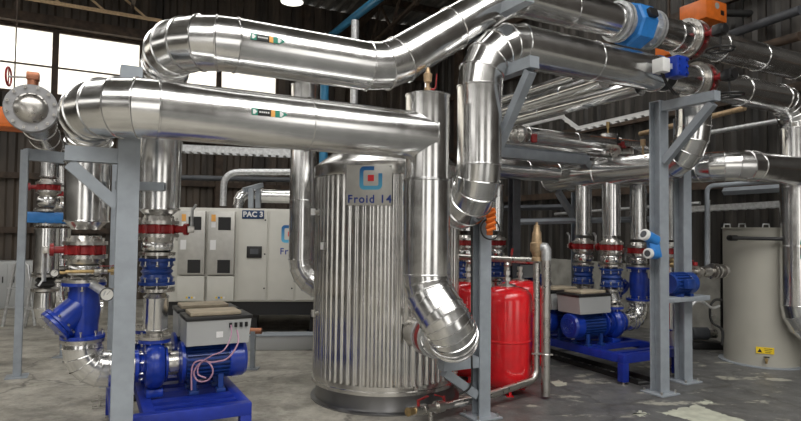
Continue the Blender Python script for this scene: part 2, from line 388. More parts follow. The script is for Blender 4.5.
# roof: ribbed sheets running down the slope, steel purlins below
def roofz(bb): return 7.3 + .13*bb
b = B(); n = 90; prof = []
for i in range(n):
    x = -24 + i*27/n; w = 27/n; prof += [(x, 0), (x+w*.3, 0), (x+w*.5, .05), (x+w*.8, .05)]
prof.append((3, 0))
r0 = [b.v(hall(x, -.3, roofz(-.3)+y)) for x, y in prof]; r1 = [b.v(hall(x, 24, roofz(24)+y)) for x, y in prof]
for i in range(len(prof)-1): b.f([r0[i], r0[i+1], r1[i+1], r1[i]])
t0 = [b.v(hall(x, -.3, roofz(-.3)+.15)) for x in (-24, 3)]; t1 = [b.v(hall(x, 24, roofz(24)+.15)) for x in (-24, 3)]
b.f([t0[0], t0[1], t1[1], t1[0]]); struct(b, 'ceiling', 'roof')
k = 9
for bb in (1.2, 3.2, 5.2, 7.2):
    p = B(); p.hsec(hall(-23, bb, roofz(bb)-.12), hall(-.3, bb, roofz(bb)-.12), .09, .18); struct(p, 'trim_%d' % k, 'rust'); k += 1
for aa in (-2.2, -7.6, -13.0):                             # rafters with a lattice below
    p = B(); p.hsec(hall(aa, .3, roofz(.3)-.36), hall(aa, 23, roofz(23)-.36), .12, .26)
    for j in range(9):
        b0 = .4+j*1.2; p.bar(hall(aa, b0, roofz(b0)-.5), hall(aa, b0+.6, roofz(b0)-1.25), .05, .05); p.bar(hall(aa, b0+.6, roofz(b0)-1.25), hall(aa, b0+1.2, roofz(b0+1.2)-.5), .05, .05)
    p.bar(hall(aa, .9, roofz(.9)-1.25), hall(aa, 10.8, roofz(10.8)-1.25), .07, .07)
    struct(p, 'trim_%d' % k, 'rust'); k += 1
# glowing sheets added under the unseen roof to light hall and pipe highlights
for bb in (5.8, 16.0, 20.6):
    p = B(); w = 3.6 if bb > 6 else 1.2
    q = [hall(-17, bb-w/2, roofz(bb-w/2)-.012), hall(-1, bb-w/2, roofz(bb-w/2)-.012), hall(-1, bb+w/2, roofz(bb+w/2)-.012), hall(-17, bb+w/2, roofz(bb+w/2)-.012)]
    p.poly(q, Z*.01); struct(p, 'trim_%d' % k, 'roof_glow'); k += 1
# wall columns
for i, a in enumerate((wall_px(50), wall_px(216), wall_px(300), wall_px(345))):
    p = B(); p.hsec(hall(a, .2, 0), hall(a, .2, 7.2 if i > 1 else WZ0), .16, .2, up=V); struct(p, 'trim_%d' % (k+i), 'rust')
k += 4
for i, bb in enumerate((2.2, 13)):
    p = B(); p.hsec(hall(-.3, bb, 0), hall(-.3, bb, 8), .16, .2, up=U); struct(p, 'trim_%d' % (k+i), 'rust')
# ------------------------------------------------------------------ world
w = bpy.data.worlds.new('daylight'); bpy.context.scene.world = w; w.use_nodes = True
bg = w.node_tree.nodes['Background']; bg.inputs['Color'].default_value = (1.0, .97, .92, 1); bg.inputs['Strength'].default_value = 1.1
# ------------------------------------------------------------------ pipe runs in the rack plane
def rackP(X, z): return vec(X, 4.335+.531*X, z)            # lower/upper front pipes share this vertical plane
def pipe_thing(label, pts, bend=.3, gores=5, group=None, band=1.1, name='insulated_pipe', m='alu', **k):
    b = B(); b.pipe(pts, bend, gores, band=band, **k); o = mk(b, name, m, origin=pts[0][:3], ang=40)
    return tag(o, label, 'pipe', group)
def P(v, r): return (v[0], v[1], v[2], r)
Z1, Z2, Z3, Z4 = 2.28, 2.785, 3.12, 3.60
R1 = vec(-2.265, 4.22, 0); R2 = vec(-1.84, 4.45, 0)
C1 = rackP(-1.80, Z1); TV = rackP(.197, 0)
p_low = pipe_thing('lower big insulated pipe running level across the front, ending at the capped vertical pipe',
    [(R1.x, R1.y, 1.60, .145), (R1.x, R1.y, Z1, .15), P(C1, .18), (TV.x, TV.y, Z1, .18)], [.26, .36])
p_T = pipe_thing('capped vertical insulated pipe before the ribbed tank, bottom elbow curling back into it',
    [(TV.x, TV.y, 2.59, .165), (TV.x, TV.y, 1.95, .168), (TV.x, TV.y, 1.94, .182), (TV.x, TV.y, 1.12, .182), P(at(459, 341, 4.24), .182), P(at(451, 336, 4.55), .165), P(at(437, 338, 4.74), .145)], [.005, .005, .3, .15, .12], 7)
C2 = vec(-1.43, 3.71, Z2)
p_up = pipe_thing('upper big insulated pipe that climbs diagonally to the blue flow meter at top right',
    [(R2.x, R2.y, 1.70, .15), (R2.x, R2.y, Z2, .165), P(C2, .18), P(vec(-.13, 4.40, Z2), .18), P(vec(.92, 4.956, Z4), .165), P(vec(2.02, 5.54, Z4), .155)], [.30, .36, .5, .4])
p_up2 = pipe_thing('uppermost insulated pipe at right, between the handwheel valve and the right wall',
    [P(vec(2.78, 5.94, Z4), .155), P(vec(5.35, 7.30, Z4), .155)], band=.9)
R3 = vec(.625, 4.667, 0)
p_n = pipe_thing('insulated pipe rising right of the tank with an elbow at its foot and its top',
    [(.40, 5.29, 1.76, .16), (R3.x, R3.y, 1.76, .175), (R3.x, R3.y, Z3, .18), P(rackP(2.46, Z3), .17)], [.33, .40], 5)
D3 = rackP(4.58, 0)
p_n2 = pipe_thing('insulated pipe right of the blue actuator box, dropping at the right picture edge',
    [P(rackP(3.02, Z3), .155), P(rackP(4.58, Z3), .16), (D3.x, D3.y, .42, .17), (D3.x+.6, D3.y-.1, .42, .17)], [.32, .34], 5, band=.9)
HX = vec(2.97, 5.914, 0)
p_h1 = pipe_thing('insulated header pipe over the rear pumps, its near elbow rising behind the right steel post',
    [P(HX+V*2.08+Z*2.29, .17), P(HX+Z*2.29, .165), P(HX+Z*2.92, .17)], .36, 5, band=1.0)
H2 = HX + U*.47
p_h2 = pipe_thing('insulated header pipe above the beige tank, bending to the right edge',
    [P(H2+V*2.2+Z*2.29, .14), P(H2-V*.12+Z*2.29, .16), P(H2-V*.12+U*2.2+Z*2.29, .16)], .34, 5, band=1.0)
P6 = at(303, 200, 6.6)
p_6 = pipe_thing('vertical insulated pipe left of the corrugated tank, bottom elbow turning in behind it',
    [(P6.x, P6.y, 3.2, .15), (P6.x, P6.y, 1.03, .15), (P6.x+.55, P6.y-.1, .80, .15)], .3, 5, band=.75)
# ------------------------------------------------------------------ corrugated buffer tank
TC = vec(-.126, 5.68, 0); TR = .69
t = thing('buffer_tank', 'tall round tank in ribbed shiny metal cladding with a square logo plate', 'tank', TC)
b = B(Matrix.Translation(TC)); NF = 64
b.lathe([(0, .16), (TR+.012, .16), (TR+.012, .19), (TR, .19), (TR, .235)], None, 132); mk(b, 'base_flashing', 'alu_tank', t)
b = B(Matrix.Translation(TC)); b.lathe([(TR, .235), (TR, .80), (TR, 1.4), (TR, 2.06)], None, NF*12, mod=lambda a: 1+.011*max(-1, min(1, 1.7*math.cos(a*NF)))); mk(b, 'ribbed_cladding', 'alu_tank', t, ang=60)
b = B(Matrix.Translation(TC)); b.lathe([(TR+.016, 2.05), (TR+.02, 2.06), (TR+.02, 2.16), (TR+.005, 2.17), (.45, 2.36), (.2, 2.42), (0, 2.42)], None, 96); mk(b, 'domed_top', 'alu_tank', t)
b = B(Matrix.Translation(TC)); b.lathe([(0, 0), (TR+.02, 0), (TR+.02, .012), (TR-.02, .02), (TR-.03, .05), (TR-.03, .16), (0, .16)], None, 96); mk(b, 'base_skirt', 'skirt', t)
def tank_pt(px, py, off=0):      # point on the tank surface at azimuth seen at px
    d = ray(px, py); o = vec(0, 0, CAMZ); r = TR + off
    oc = vec(o.x-TC.x, o.y-TC.y, 0); dd = vec(d.x, d.y, 0); A = dd.dot(dd); Bq = 2*oc.dot(dd); Cq = oc.dot(oc)-r*r
    disc = max(0, Bq*Bq-4*A*Cq); tt = (-Bq-math.sqrt(disc))/(2*A); return o + d*tt
# logo plate, a flat sheet standing just off the ribs
pc = tank_pt(369, 185, .035); nrm = vec(pc.x-TC.x, pc.y-TC.y, 0).normalized(); tx = Z.cross(nrm)
PM = Matrix(((tx.x, 0, nrm.x, pc.x), (tx.y, 0, nrm.y, pc.y), (0, 1, 0, pc.z), (0, 0, 0, 1)))
b = B(PM); b.box((0, 0, -.006), (.40, .345, .006), None, .002); plate = mk(b, 'logo_plate', 'panelsteel', t)
for sx, sy in ((-1, 1), (1, 1), (-1, -1), (1, -1)):
    b = B(PM); b.cyl((sx*.185, sy*.158, -.003), (sx*.185, sy*.158, .003), .006, seg=10); mk(b, 'rivet', 'steel', plate)
b = B(PM)
for sy in (-1, 1): b.box((0, sy*.1, -.022), (.36, .03, .026))
mk(b, 'plate_bracket', 'steel', t)
def logo(PM, s, parent):
    # open rounded square: left bracket closing round the bottom and up the right side, gap at the top right
    def rr(pts, n=8):
        return pts
    o = [( -.5, .5)]; outer, inner = [], []
    def arc(cx, cy, r, a0, a1, n=8): return [(cx+r*math.cos(R(a0+(a1-a0)*i/n)), cy+r*math.sin(R(a0+(a1-a0)*i/n))) for i in range(n+1)]
    w = .17; ro, ri = .2, .07
    outer = [(.14, .5)] + arc(-.5+ro, .5-ro, ro, 90, 180) + arc(-.5+ro, -.5+ro, ro, 180, 270) + arc(.5-ro, -.5+ro, ro, 270, 360) + [(.5, .2)]
    inner = [(.14, .5-w)] + arc(-.5+w+ri, .5-w-ri, ri, 90, 180) + arc(-.5+w+ri, -.5+w+ri, ri, 180, 270) + arc(.5-w-ri, -.5+w+ri, ri, 270, 360) + [(.5-w, .2)]
    bb = B(PM); n = len(outer)
    lo = [bb.v((x*s, y*s, 0)) for x, y in outer]; li = [bb.v((x*s, y*s, 0)) for x, y in inner]
    ho = [bb.v((x*s, y*s, .002)) for x, y in outer]; hi = [bb.v((x*s, y*s, .002)) for x, y in inner]
    for i in range(n-1):
        bb.f([ho[i], ho[i+1], hi[i+1], hi[i]]); bb.f([lo[i], li[i], li[i+1], lo[i+1]]); bb.f([lo[i], lo[i+1], ho[i+1], ho[i]]); bb.f([li[i], hi[i], hi[i+1], li[i+1]])
    bb.f([lo[0], ho[0], hi[0], li[0]]); bb.f([lo[-1], li[-1], hi[-1], ho[-1]])
    mk(bb, 'logo_bracket', 'logo', parent, ang=20)
    bb = B(PM); bb.box((0, 0, .001), (.27*s, .27*s, .002)); mk(bb, 'logo_square', 'logored', parent)
logo(PM @ Matrix.Translation((.015, .06, -.003)), .20, plate)
text('Froid 14', 'letter', 'logodark', PM @ Matrix.Translation((.005, -.122, -.002)), .094, plate, .0022, 1.2)
# ------------------------------------------------------------------ steel posts
def gusset(b, p0, p1, w): b.bar(p0, p1, w, .012)
def post(label, X, Y, ztop, arms, w=.12, name='steel_post', plate=True, m='grey', z0=0):
    t = thing(name, label, 'steel post', (X, Y, 0), TH)
    Mx = t.matrix_basis
    b = B(Mx); b.hsec((0, 0, z0+.015), (0, 0, ztop), w, w, up=vec(0, 1, 0), t=.014); b.box((0, 0, ztop+.005), (w, w, .01)); mk(b, 'column', m, t)
    if plate:
        b = B(Mx); b.box((0, 0, .008), (.26, .26, .016), None, .003); bp = mk(b, 'base_plate', m, t)
        for sx in (-1, 1):
            for sy in (-1, 1):
                b = B(Mx); b.cyl((sx*.1, sy*.1, .016), (sx*.1, sy*.1, .045), .011, seg=6); mk(b, 'anchor_bolt', 'steel', bp)
    for (d, z, L, drop, back) in arms:       # bracket arm: direction, height, length, brace drop
        d = Vector(d); e = d*L
        b = B(Mx); b.bar(vec(0, 0, z)+d*(w/2), vec(0, 0, z)+e, .09, .09); mk(b, 'bracket_arm', m, t)
        if drop:
            b = B(Mx); b.bar(vec(0, 0, z-drop)+d*(w/2), vec(0, 0, z-.06)+e*.93, .07, .07); mk(b, 'brace', m, t)
    return t
XU, YU = vec(1, 0, 0), vec(0, 1, 0)
post('nearest grey steel post, at left with a bracket arm under the pipe elbow', -1.72, 3.68, 2.56, [(-XU, 2.0, .35, .30, 0)], w=.125)
post('grey steel post in front of the red vessels, right of the tank', .70, 5.0, 3.42, [(-YU, 2.86, .66, .8, 0), (-YU, 3.39, .6, 0, 0), (-XU, .47, .40, .28, 0)], w=.112)
post('front right grey steel post carrying the blue flow transmitter', 2.565, 5.80, 2.87, [(-YU, 2.82, .62, .55, 0)], w=.125)
post('grey steel post just behind the right one, holding the small motor shelf', 3.03, 6.28, 2.80, [], w=.125)
# slim frame at far left
t = thing('portal_frame', 'slim grey steel portal at the far left, upright with a cross beam at its top', 'steel frame', at(17, 375, 6.13) - Z*at(17, 375, 6.13).z)
p0 = Vector(t.location)
b = B(); b.hsec(p0+Z*.01, p0+Z*2.36, .07, .10, up=V); mk(b, 'upright', 'grey', t)
b = B(); b.box(p0+Z*.006, (.2, .2, .012), Matrix.Rotation(TH, 3, 'Z')); mk(b, 'base_plate', 'grey', t)
p1 = at(70, 155, 6.5); p1.z = 2.32
b = B(); b.bar(p0+Z*2.32, p1, .09, .12); mk(b, 'cross_beam', 'grey', t)
# ------------------------------------------------------------------ kits: valves, joints, strainers, pumps
def flange(b, m, z, r, th, ri=None, bolts=8, br=.009, bl=.014):
    b.lathe([(0, z), (r, z), (r, z+th), (0, z+th)], m, 32)
    for k in range(bolts):
        a = 2*PI*(k+.5)/bolts; c = m @ vec((r-.022)*math.cos(a), (r-.022)*math.sin(a), 0); ax = m.to_3x3() @ Z
        b.cyl(c+ax*(z-bl), c+ax*(z+th+bl), br, seg=6)
I4 = Matrix()
def bolts_on(parent, m, z0, z1, r, n, br=.009, name='bolt'):
    for k in range(n):
        a = 2*PI*(k+.5)/n; c = m @ vec(r*math.cos(a), r*math.sin(a), 0); ax = m.to_3x3() @ Z
        b = B(); b.cyl(c+ax*z0, c+ax*z1, br*.6, seg=8); b.cyl(c+ax*z0, c+ax*(z0+.012), br, seg=6); b.cyl(c+ax*(z1-.012), c+ax*z1, br, seg=6)
        mk(b, name, 'steel', parent)
def butterfly(label, p, axis=Z, side=XU, fr=.145, pr=.10, lever=0.16, lever_dir=1, kind='lever', group=None, bolts=8, detail=True):
    """red wafer valve between two flanges; side = direction of the stem"""
    t = thing('butterfly_valve', label, 'valve', p, 0, group)
    m = axis_mat(p, axis, side); side = Vector(side).normalized()
    b = B(); b.lathe([(0, -.035), (fr*.80, -.035), (fr*.86, -.026), (fr*.86, .026), (fr*.80, .035), (0, .035)], m, 32)
    for k in range(8):
        a = 2*PI*(k+.5)/8; c = m @ vec(fr*.83*math.cos(a), fr*.83*math.sin(a), 0); ax = m.to_3x3() @ Z
        b.cyl(c-ax*.032, c+ax*.032, .022, seg=10)
    b.cyl(m @ vec(fr*.6, 0, 0), m @ vec(fr+.07, 0, 0), .026, seg=16); b.cyl(m @ vec(fr+.05, 0, 0), m @ vec(fr+.075, 0, 0), .045, seg=16)
    mk(b, 'valve_body', 'redv', t)
    for z in (-.062, .036):
        b = B()
        if detail: b.lathe([(0, z), (fr, z), (fr, z+.026), (0, z+.026)], m, 32)
        else: flange(b, m, z, fr, .026)
        mk(b, 'flange', 'steel', t)
    for s in (-1, 1):     # pipe necks
        b = B(); b.cyl(m @ vec(0, 0, s*.062), m @ vec(0, 0, s*.10), fr*.78, pr, 28); mk(b, 'neck', 'steel', t)
    if detail: bolts_on(t, m, -.085, .085, fr-.02, bolts)
    e = m @ vec(fr+.075, 0, 0); ax = m.to_3x3() @ Z
    if kind == 'lever':
        b = B(); b.box(e+side*.02, (.05, .05, .05), Matrix.Rotation(TH, 3, 'Z'), .006); mk(b, 'stem_head', 'steel', t)
        b = B(); b.bar(e+side*.03-ax*.02*lever_dir, e+side*.03+ax*lever*lever_dir, .035, .012); b.bar(e+side*.03+ax*lever*.9*lever_dir, e+side*.06+ax*(lever+.03)*lever_dir, .03, .012); mk(b, 'lever', 'rail', t)
    elif kind == 'wheel':
        b = B(); b.box(e+side*.05, (.11, .11, .11), Matrix.Rotation(TH, 3, 'Z'), .02); b.cyl(e+side*.02, e+side*.12, .05, seg=16); mk(b, 'gearbox', 'black', t)
        c = e+side*.06-Z*.20
        b = B(); b.cyl(e+side*.06-Z*.05, c, .011, seg=10); b.ring(c, Z, .125, .011, 32, 8)
        for k in range(3):
            a = 2*PI*k/3; b.cyl(c, c+vec(.125*math.cos(a), .125*math.sin(a), 0), .008, seg=8)
        mk(b, 'handwheel', 'black', t)
    return t
def check_valve(label, p, h=.21, fr=.13, group=None):
    t = thing('check_valve', label, 'valve', p, 0, group); m = Matrix.Translation(Vector(p))
    b = B(); b.lathe([(0, .02), (fr*.86, .02), (fr*.9, .05), (fr*.78, .08), (fr*.9, h*.5), (fr*.78, h-.08), (fr*.9, h-.05), (fr*.86, h-.02), (0, h-.02)], m, 28); mk(b, 'body', 'navy', t)
    for z in (0, h-.022):
        b = B(); b.lathe([(0, z), (fr, z), (fr, z+.022), (0, z+.022)], m, 28); mk(b, 'flange', 'navy', t)
    for k in range(8):
        a = 2*PI*(k+.5)/8; x, y = (fr-.016)*math.cos(a), (fr-.016)*math.sin(a)
        for z0 in (-.03, h-.06):
            b = B(m); b.cyl((x, y, z0), (x, y, z0+.09), .007, seg=8); b.cyl((x, y, z0), (x, y, z0+.012), .012, seg=6); b.cyl((x, y, z0+.078), (x, y, z0+.09), .012, seg=6); mk(b, 'bolt', 'steel', t)
    for z in (-.05, h+.022):
        b = B(m); b.lathe([(0, z-.0), (fr, z), (fr, z+.024), (0, z+.024)], None, 28); mk(b, 'counter_flange', 'steel', t)
    return t
def ball_joint(label, p, h=.12, r=.12, group=None):     # insulated bulge between valve and joint
    b = B(Matrix.Translation(Vector(p))); b.lathe([(0, 0), (r*.7, 0), (r*.95, h*.18), (r, h*.35), (r, h*.65), (r*.95, h*.82), (r*.7, h), (0, h)], None, 32)
    return tag(mk(b, 'reducer_jacket', 'alu', origin=p), label, 'pipe fitting', group)
def strainer(label, p, side, h=.40, fr=.145, r=.10, group=None):
    t = thing('strainer', label, 'strainer', p, 0, group); m = Matrix.Translation(Vector(p)); side = Vector(side).normalized()
    b = B(); b.lathe([(0, .02), (r*.95, .02), (r*1.02, h*.3), (r*1.1, h*.5), (r*.95, h-.02), (0, h-.02)], m, 32)
    c = Vector(p)+Z*(h*.60); d = (side*.78-Z*.62).normalized()
    b.cyl(c, c+d*.205, r*1.02, r*1.02, 28); mk(b, 'body', 'blue', t)
    mm = axis_mat(c, d)
    for z, n in ((.185, 'branch_flange'), (.213, 'cover')):
        b = B(); b.lathe([(0, z), (r*1.26, z), (r*1.28, z+.004), (r*1.28, z+.022), (r*1.22, z+.026), (0, z+.026)], mm, 28); mk(b, n, 'blue', t)
    bolts_on(t, mm, .17, .25, r*1.12, 8)
    for z in (0, h-.024):
        b = B(); b.lathe([(0, z), (fr, z), (fr, z+.024), (0, z+.024)], m, 32); mk(b, 'flange', 'blue', t); bolts_on(t, m, z-.035, z+.06, fr-.018, 8)
    for z in (-.024, h):
        b = B(); b.lathe([(0, z), (fr, z), (fr, z+.022), (0, z+.022)], m, 32); mk(b, 'counter_flange', 'steel', t)
    return t
def pump(label, p, rz, group=None):
    """close-coupled pump; local X runs from suction to motor, origin on the skid below the volute"""
    t = thing('pump', label, 'pump', p, rz, group); m = t.matrix_basis; ah = .23
    ax = m @ axis_mat((0, 0, ah), (1, 0, 0))       # z = along shaft
    b = B(); b.lathe([(0, -.075), (.09, -.075), (.15, -.065), (.175, -.03), (.18, 0), (.175, .03), (.15, .06), (.10, .07), (0, .07)], ax, 40)
    b.M = m; b.lathe([(.075, ah+.08), (.07, ah+.14), (.068, ah+.175), (0, ah+.175)], Matrix.Translation(vec(0, .03, 0)), 24); b.box((0, 0, .03), (.12, .16, .06), None, .008); b.box((0, 0, .10), (.06, .10, .16)); b.M = I4
    mk(b, 'volute', 'blue', t)
    b = B(m); flange(b, Matrix.Translation(vec(0, .03, 0)), ah+.165, .115, .024, bolts=0); f = mk(b, 'discharge_flange', 'blue', t)
    bolts_on(f, m @ Matrix.Translation(vec(0, .03, 0)), ah+.14, ah+.235, .097, 8, .008)
    b = B(m); b.lathe([(0, ah+.192), (.115, ah+.192), (.115, ah+.214), (0, ah+.214)], Matrix.Translation(vec(0, .03, 0)), 28); mk(b, 'counter_flange', 'steel', t)
    b = B(); b.lathe([(0, -.14), (.12, -.14), (.12, -.115), (.085, -.10), (.085, -.07), (0, -.07)], ax, 28); f = mk(b, 'suction_flange', 'blue', t)
    b = B(); b.lathe([(0, -.165), (.12, -.165), (.12, -.142), (0, -.142)], ax, 28); mk(b, 'counter_flange', 'steel', t)
    bolts_on(f, ax, -.185, -.085, .102, 8, .008)
    b = B(); b.lathe([(0, .07), (.125, .07), (.125, .085), (.085, .09), (.085, .17), (.13, .175), (.155, .18), (.155, .205), (0, .205)], ax, 32); mk(b, 'lantern', 'blue', t)
    b = B(); b.lathe([(.088, .092), (.09, .10), (.09, .16), (.088, .168)], ax, 24); mk(b, 'guard', 'steel', t)
    b = B(); b.lathe([(0, .205), (.118, .205), (.118, .56), (0, .56)], ax, 40)
    for k in range(26):
        a = 2*PI*k/26; c = ax @ vec(.126*math.cos(a), .126*math.sin(a), .385); n = (ax.to_3x3() @ vec(math.cos(a), math.sin(a), 0)); mm = axis_mat(c, ax.to_3x3() @ Z, n)
        b.box(c, (.03, .008, .33), Matrix((mm[0][:3], mm[1][:3], mm[2][:3])))
    mk(b, 'motor', 'navy', t)
    b = B(); b.lathe([(.13, .53), (.142, .54), (.142, .645), (.125, .67), (.09, .672), (0, .672)], ax, 40); fc = mk(b, 'fan_cover', 'blue', t)
    b = B()
    for rr in (.03, .055, .08): b.ring(ax @ vec(0, 0, .674), ax.to_3x3() @ Z, rr, .004, 28, 6)
    for k in range(4):
        a = PI*k/4; b.cyl(ax @ vec(.09*math.cos(a), .09*math.sin(a), .674), ax @ vec(-.09*math.cos(a), -.09*math.sin(a), .674), .004, seg=6)
    mk(b, 'fan_grille', 'blue', fc)
    b = B(); b.box(ax @ vec(0, -.143, .60), (.045, .002, .022), Matrix.Rotation(rz, 3, 'Z')); mk(b, 'sticker', 'swhite', fc)
    for x in (.27, .47):
        for sy in (-1, 1):
            b = B(m); b.box((x, sy*.10, .015), (.07, .06, .03), None, .005); b.box((x, sy*.095, .08), (.04, .02, .12)); mk(b, 'foot', 'navy', t)
    # drive box on top
    b = B(m); b.poly([(.20, -.17, .375), (.66, -.17, .375), (.68, -.17, .56), (.20, -.17, .56)], (0, .34, 0)); mk(b, 'drive_box', 'silverbox', t)
    b = B(m); b.box((.44, 0, .575), (.50, .36, .03), None, .008); mk(b, 'drive_cover', 'black', t)
    b = B(m); b.box((.42, 0, .605), (.38, .26, .028), None, .006); mk(b, 'drive_lid', 'cardboard', t)
    b = B(m); b.box((.44, -.172, .45), (.05, .004, .045)); mk(b, 'sticker', 'swhite', t)
    for k in range(4):
        b = B(m); b.cyl((.52+k*.04, -.176, .535), (.52+k*.04, -.176, .50), .012, seg=10); mk(b, 'cable_gland', 'black', t)
    return t
def skid(label, p, rz, L, Wd, top, bars, group=None, x0=None):   # steel pump frame, local x = across (u), y = along (v), origin at near corner
    t = thing('pump_skid', label, 'steel frame', p, rz, group); m = t.matrix_basis
    s = .08
    for y, n in ((s/2, 'near_rail'), (L-s/2, 'far_rail')):
        b = B(m); b.box((Wd/2, y, top-.045), (Wd, s, .09), None, .004); mk(b, 'cross_rail', 'bluef', t)
    for x in (s/2, Wd-s/2):
        b = B(m); b.box((x, L/2, top-.046), (s, L-2*s, .088), None, .004); mk(b, 'side_rail', 'bluef', t)
    if x0:
        b = B(m); b.box((x0, L/2, top-.046), (s, L-2*s, .088), None, .004); mk(b, 'inner_rail', 'bluef', t)
    for y0, y1 in bars:
        xa = (x0 or 0)+s/2+(0 if x0 else s/2); xb = Wd-s
        b = B(m); b.box(((xa+xb)/2, (y0+y1)/2, top-.03), (xb-xa, y1-y0, .058)); mk(b, 'mounting_bar', 'bluef', t)
    for x in (s/2, Wd-s/2):
        for y in (s/2, L-s/2):
            b = B(m); b.box((x, y, (top-.09+.03)/2+.0), (s, s, top-.09-.03), None, .003); lg = mk(b, 'leg', 'bluef', t)
            b = B(m); b.cyl((x, y, 0), (x, y, .012), .045, seg=16); b.cyl((x, y, .01), (x, y, .04), .012, seg=10); mk(b, 'levelling_foot', 'steel', lg)
    return t
def spool(label, p0, p1, r, group=None):
    b = B(); p0, p1 = Vector(p0), Vector(p1); n = (p1-p0).normalized()
    b.pipe([P(p0, r), P(p1, r)], band=9, seg=28); b.cyl(p0-n*.03, p0, r*.7, r, 28); b.cyl(p1, p1+n*.03, r, r*.7, 28)
    return tag(mk(b, 'pipe_spool', 'alu', origin=p0, ang=40), label, 'pipe', group)
# ------------------------------------------------------------------ left pump group
R1b, R2b = vec(R1.x, R1.y, 0), vec(R2.x, R2.y, 0)
SK = .30
def cone_end(p, z, r, dz=.07, parent=None):
    b = B(); b.cyl((p.x, p.y, z-dz), (p.x, p.y, z), r*.62, r*.985, 32); return mk(b, 'cone_end', 'alu', parent)
cone_end(R1b, 1.60, .145, .06, p_low); cone_end(R2b, 1.70, .15, .05, p_up)
butterfly('red butterfly valve on the left riser above the blue strainer, grey lever hanging down', R1b+Z*1.395, Z, -U, .145, .10, .22, -1)
ball_joint('silver jacket ring between the left red valve and blue strainer', R1b+Z*1.205, .095, .115)
strainer('big blue strainer with slanted bolted branch at left', R1b+Z*.765, -U*.9-V*.3, .40)
el = pipe_thing('shiny insulated elbow below the big blue strainer', [(R1b.x, R1b.y, .735, .125), (R1b.x, R1b.y, .53, .13), P(R2b-U*.19+Z*.53, .12)], .17, 5, band=9, name='pipe_elbow')
butterfly('red butterfly valve on the second riser, grey lever standing up at its right', R2b+Z*1.55, Z, XU, .15, .11, .16, 1)
ball_joint('silver jacket bulge below the red valve of the second riser', R2b+Z*1.375, .09, .115)
check_valve('dark blue bolted check valve on the riser beside the near post', R2b+Z*1.13, .20, .13)
spool('short shiny pipe spool between dark blue check valve and the near pump', R2b+V*.03+Z*.80, R2b+Z*1.04, .088)
b = B(); b.cyl(R2b+V*.03+Z*.74, R2b+V*.03+Z*.775, .06, seg=20); tag(mk(b, 'pipe_neck', 'steel', origin=R2b+V*.03+Z*.74), 'steel pipe neck on top of the near blue pump', 'pipe fitting')
pump('blue motor pump nearest at left, pink cables looping before its motor', R2b+Z*SK, TH)
pump('blue motor pump half hidden behind the nearest pump at left', R2b+V*.47+Z*SK, TH)
K0 = at(252, 400, 4.30); K0.z = 0
Lsk = 1.15
skid('blue steel pump frame at front left under the nearest pumps', K0-U*.92, TH, Lsk, .92, SK, [(.14, .20), (.28, .38), (.56, .66), (.78, .88), (1.0, 1.06)], x0=.24)
# ------------------------------------------------------------------ right pump group
D1 = HX+V*1.063; D2 = HX+V*1.503
S1 = D1+U*.46; S2 = D2+U*.46
for i, (d, s) in enumerate(((D1, 'right'), (D2, 'left'))):
    o = ('second', 'leftmost')[i]
    gr = None
    pipe_thing('%s insulated riser hanging from the rear header pipe' % ('middle' if i == 0 else 'leftmost'), [P(d+Z*2.17, .102), P(d+Z*1.54, .102)], band=.35, caps=True)
    butterfly('red butterfly valve on the %s rear riser' % ('middle' if i == 0 else 'leftmost'), d+Z*1.40, Z, V, .135, .09, .14, 1, detail=False)
    ball_joint('silver jacket bulge under the red valve of the %s rear riser' % ('middle' if i == 0 else 'leftmost'), d+Z*1.205, .115, .12)
    check_valve('dark blue check valve on the %s rear riser' % ('middle' if i == 0 else 'leftmost'), d+Z*.945, .21, .13)
    spool('shiny pipe spool under the dark blue check valve of the %s rear riser' % ('middle' if i == 0 else 'leftmost'), d+V*-.03+Z*.78, d+Z*.87, .085)
    pump('blue motor pump on the rear frame, %s' % ('nearer one, round fan cover in full view' if i == 0 else 'left one partly behind the steel standpipe'), d+Z*SK, TH+PI)
for i, d in enumerate((S1, S2)):
    w = ('beside the right steel post', 'half hidden between the rear risers')[i]
    pipe_thing('insulated riser above the blue strainer %s' % w, [P(d+Z*2.16, .10), P(d+Z*1.50, .10)], band=.35)
    butterfly('red butterfly valve above the blue strainer %s' % w, d+Z*1.36, Z, -V, .135, .09, .12, -1, detail=False)
    ball_joint('silver jacket ring above the blue strainer %s' % w, d+Z*1.195, .09, .105)
    strainer('blue strainer %s' % w, d+Z*.765, U)
    pipe_thing('shiny insulated elbow under the blue strainer %s' % w, [(d.x, d.y, .735, .105), (d.x, d.y, .53, .112), P(d-U*.27+Z*.53, .105)], .17, 5, band=9, name='pipe_elbow')
RK = vec(2.31, 6.06, 0)
skid('blue steel pump frame at right with two pumps, behind the right steel post', RK, TH, 1.75, .92, SK+.01, [(.12, .20), (.50, .58), (.74, .82), (.98, 1.06), (1.18, 1.26)])
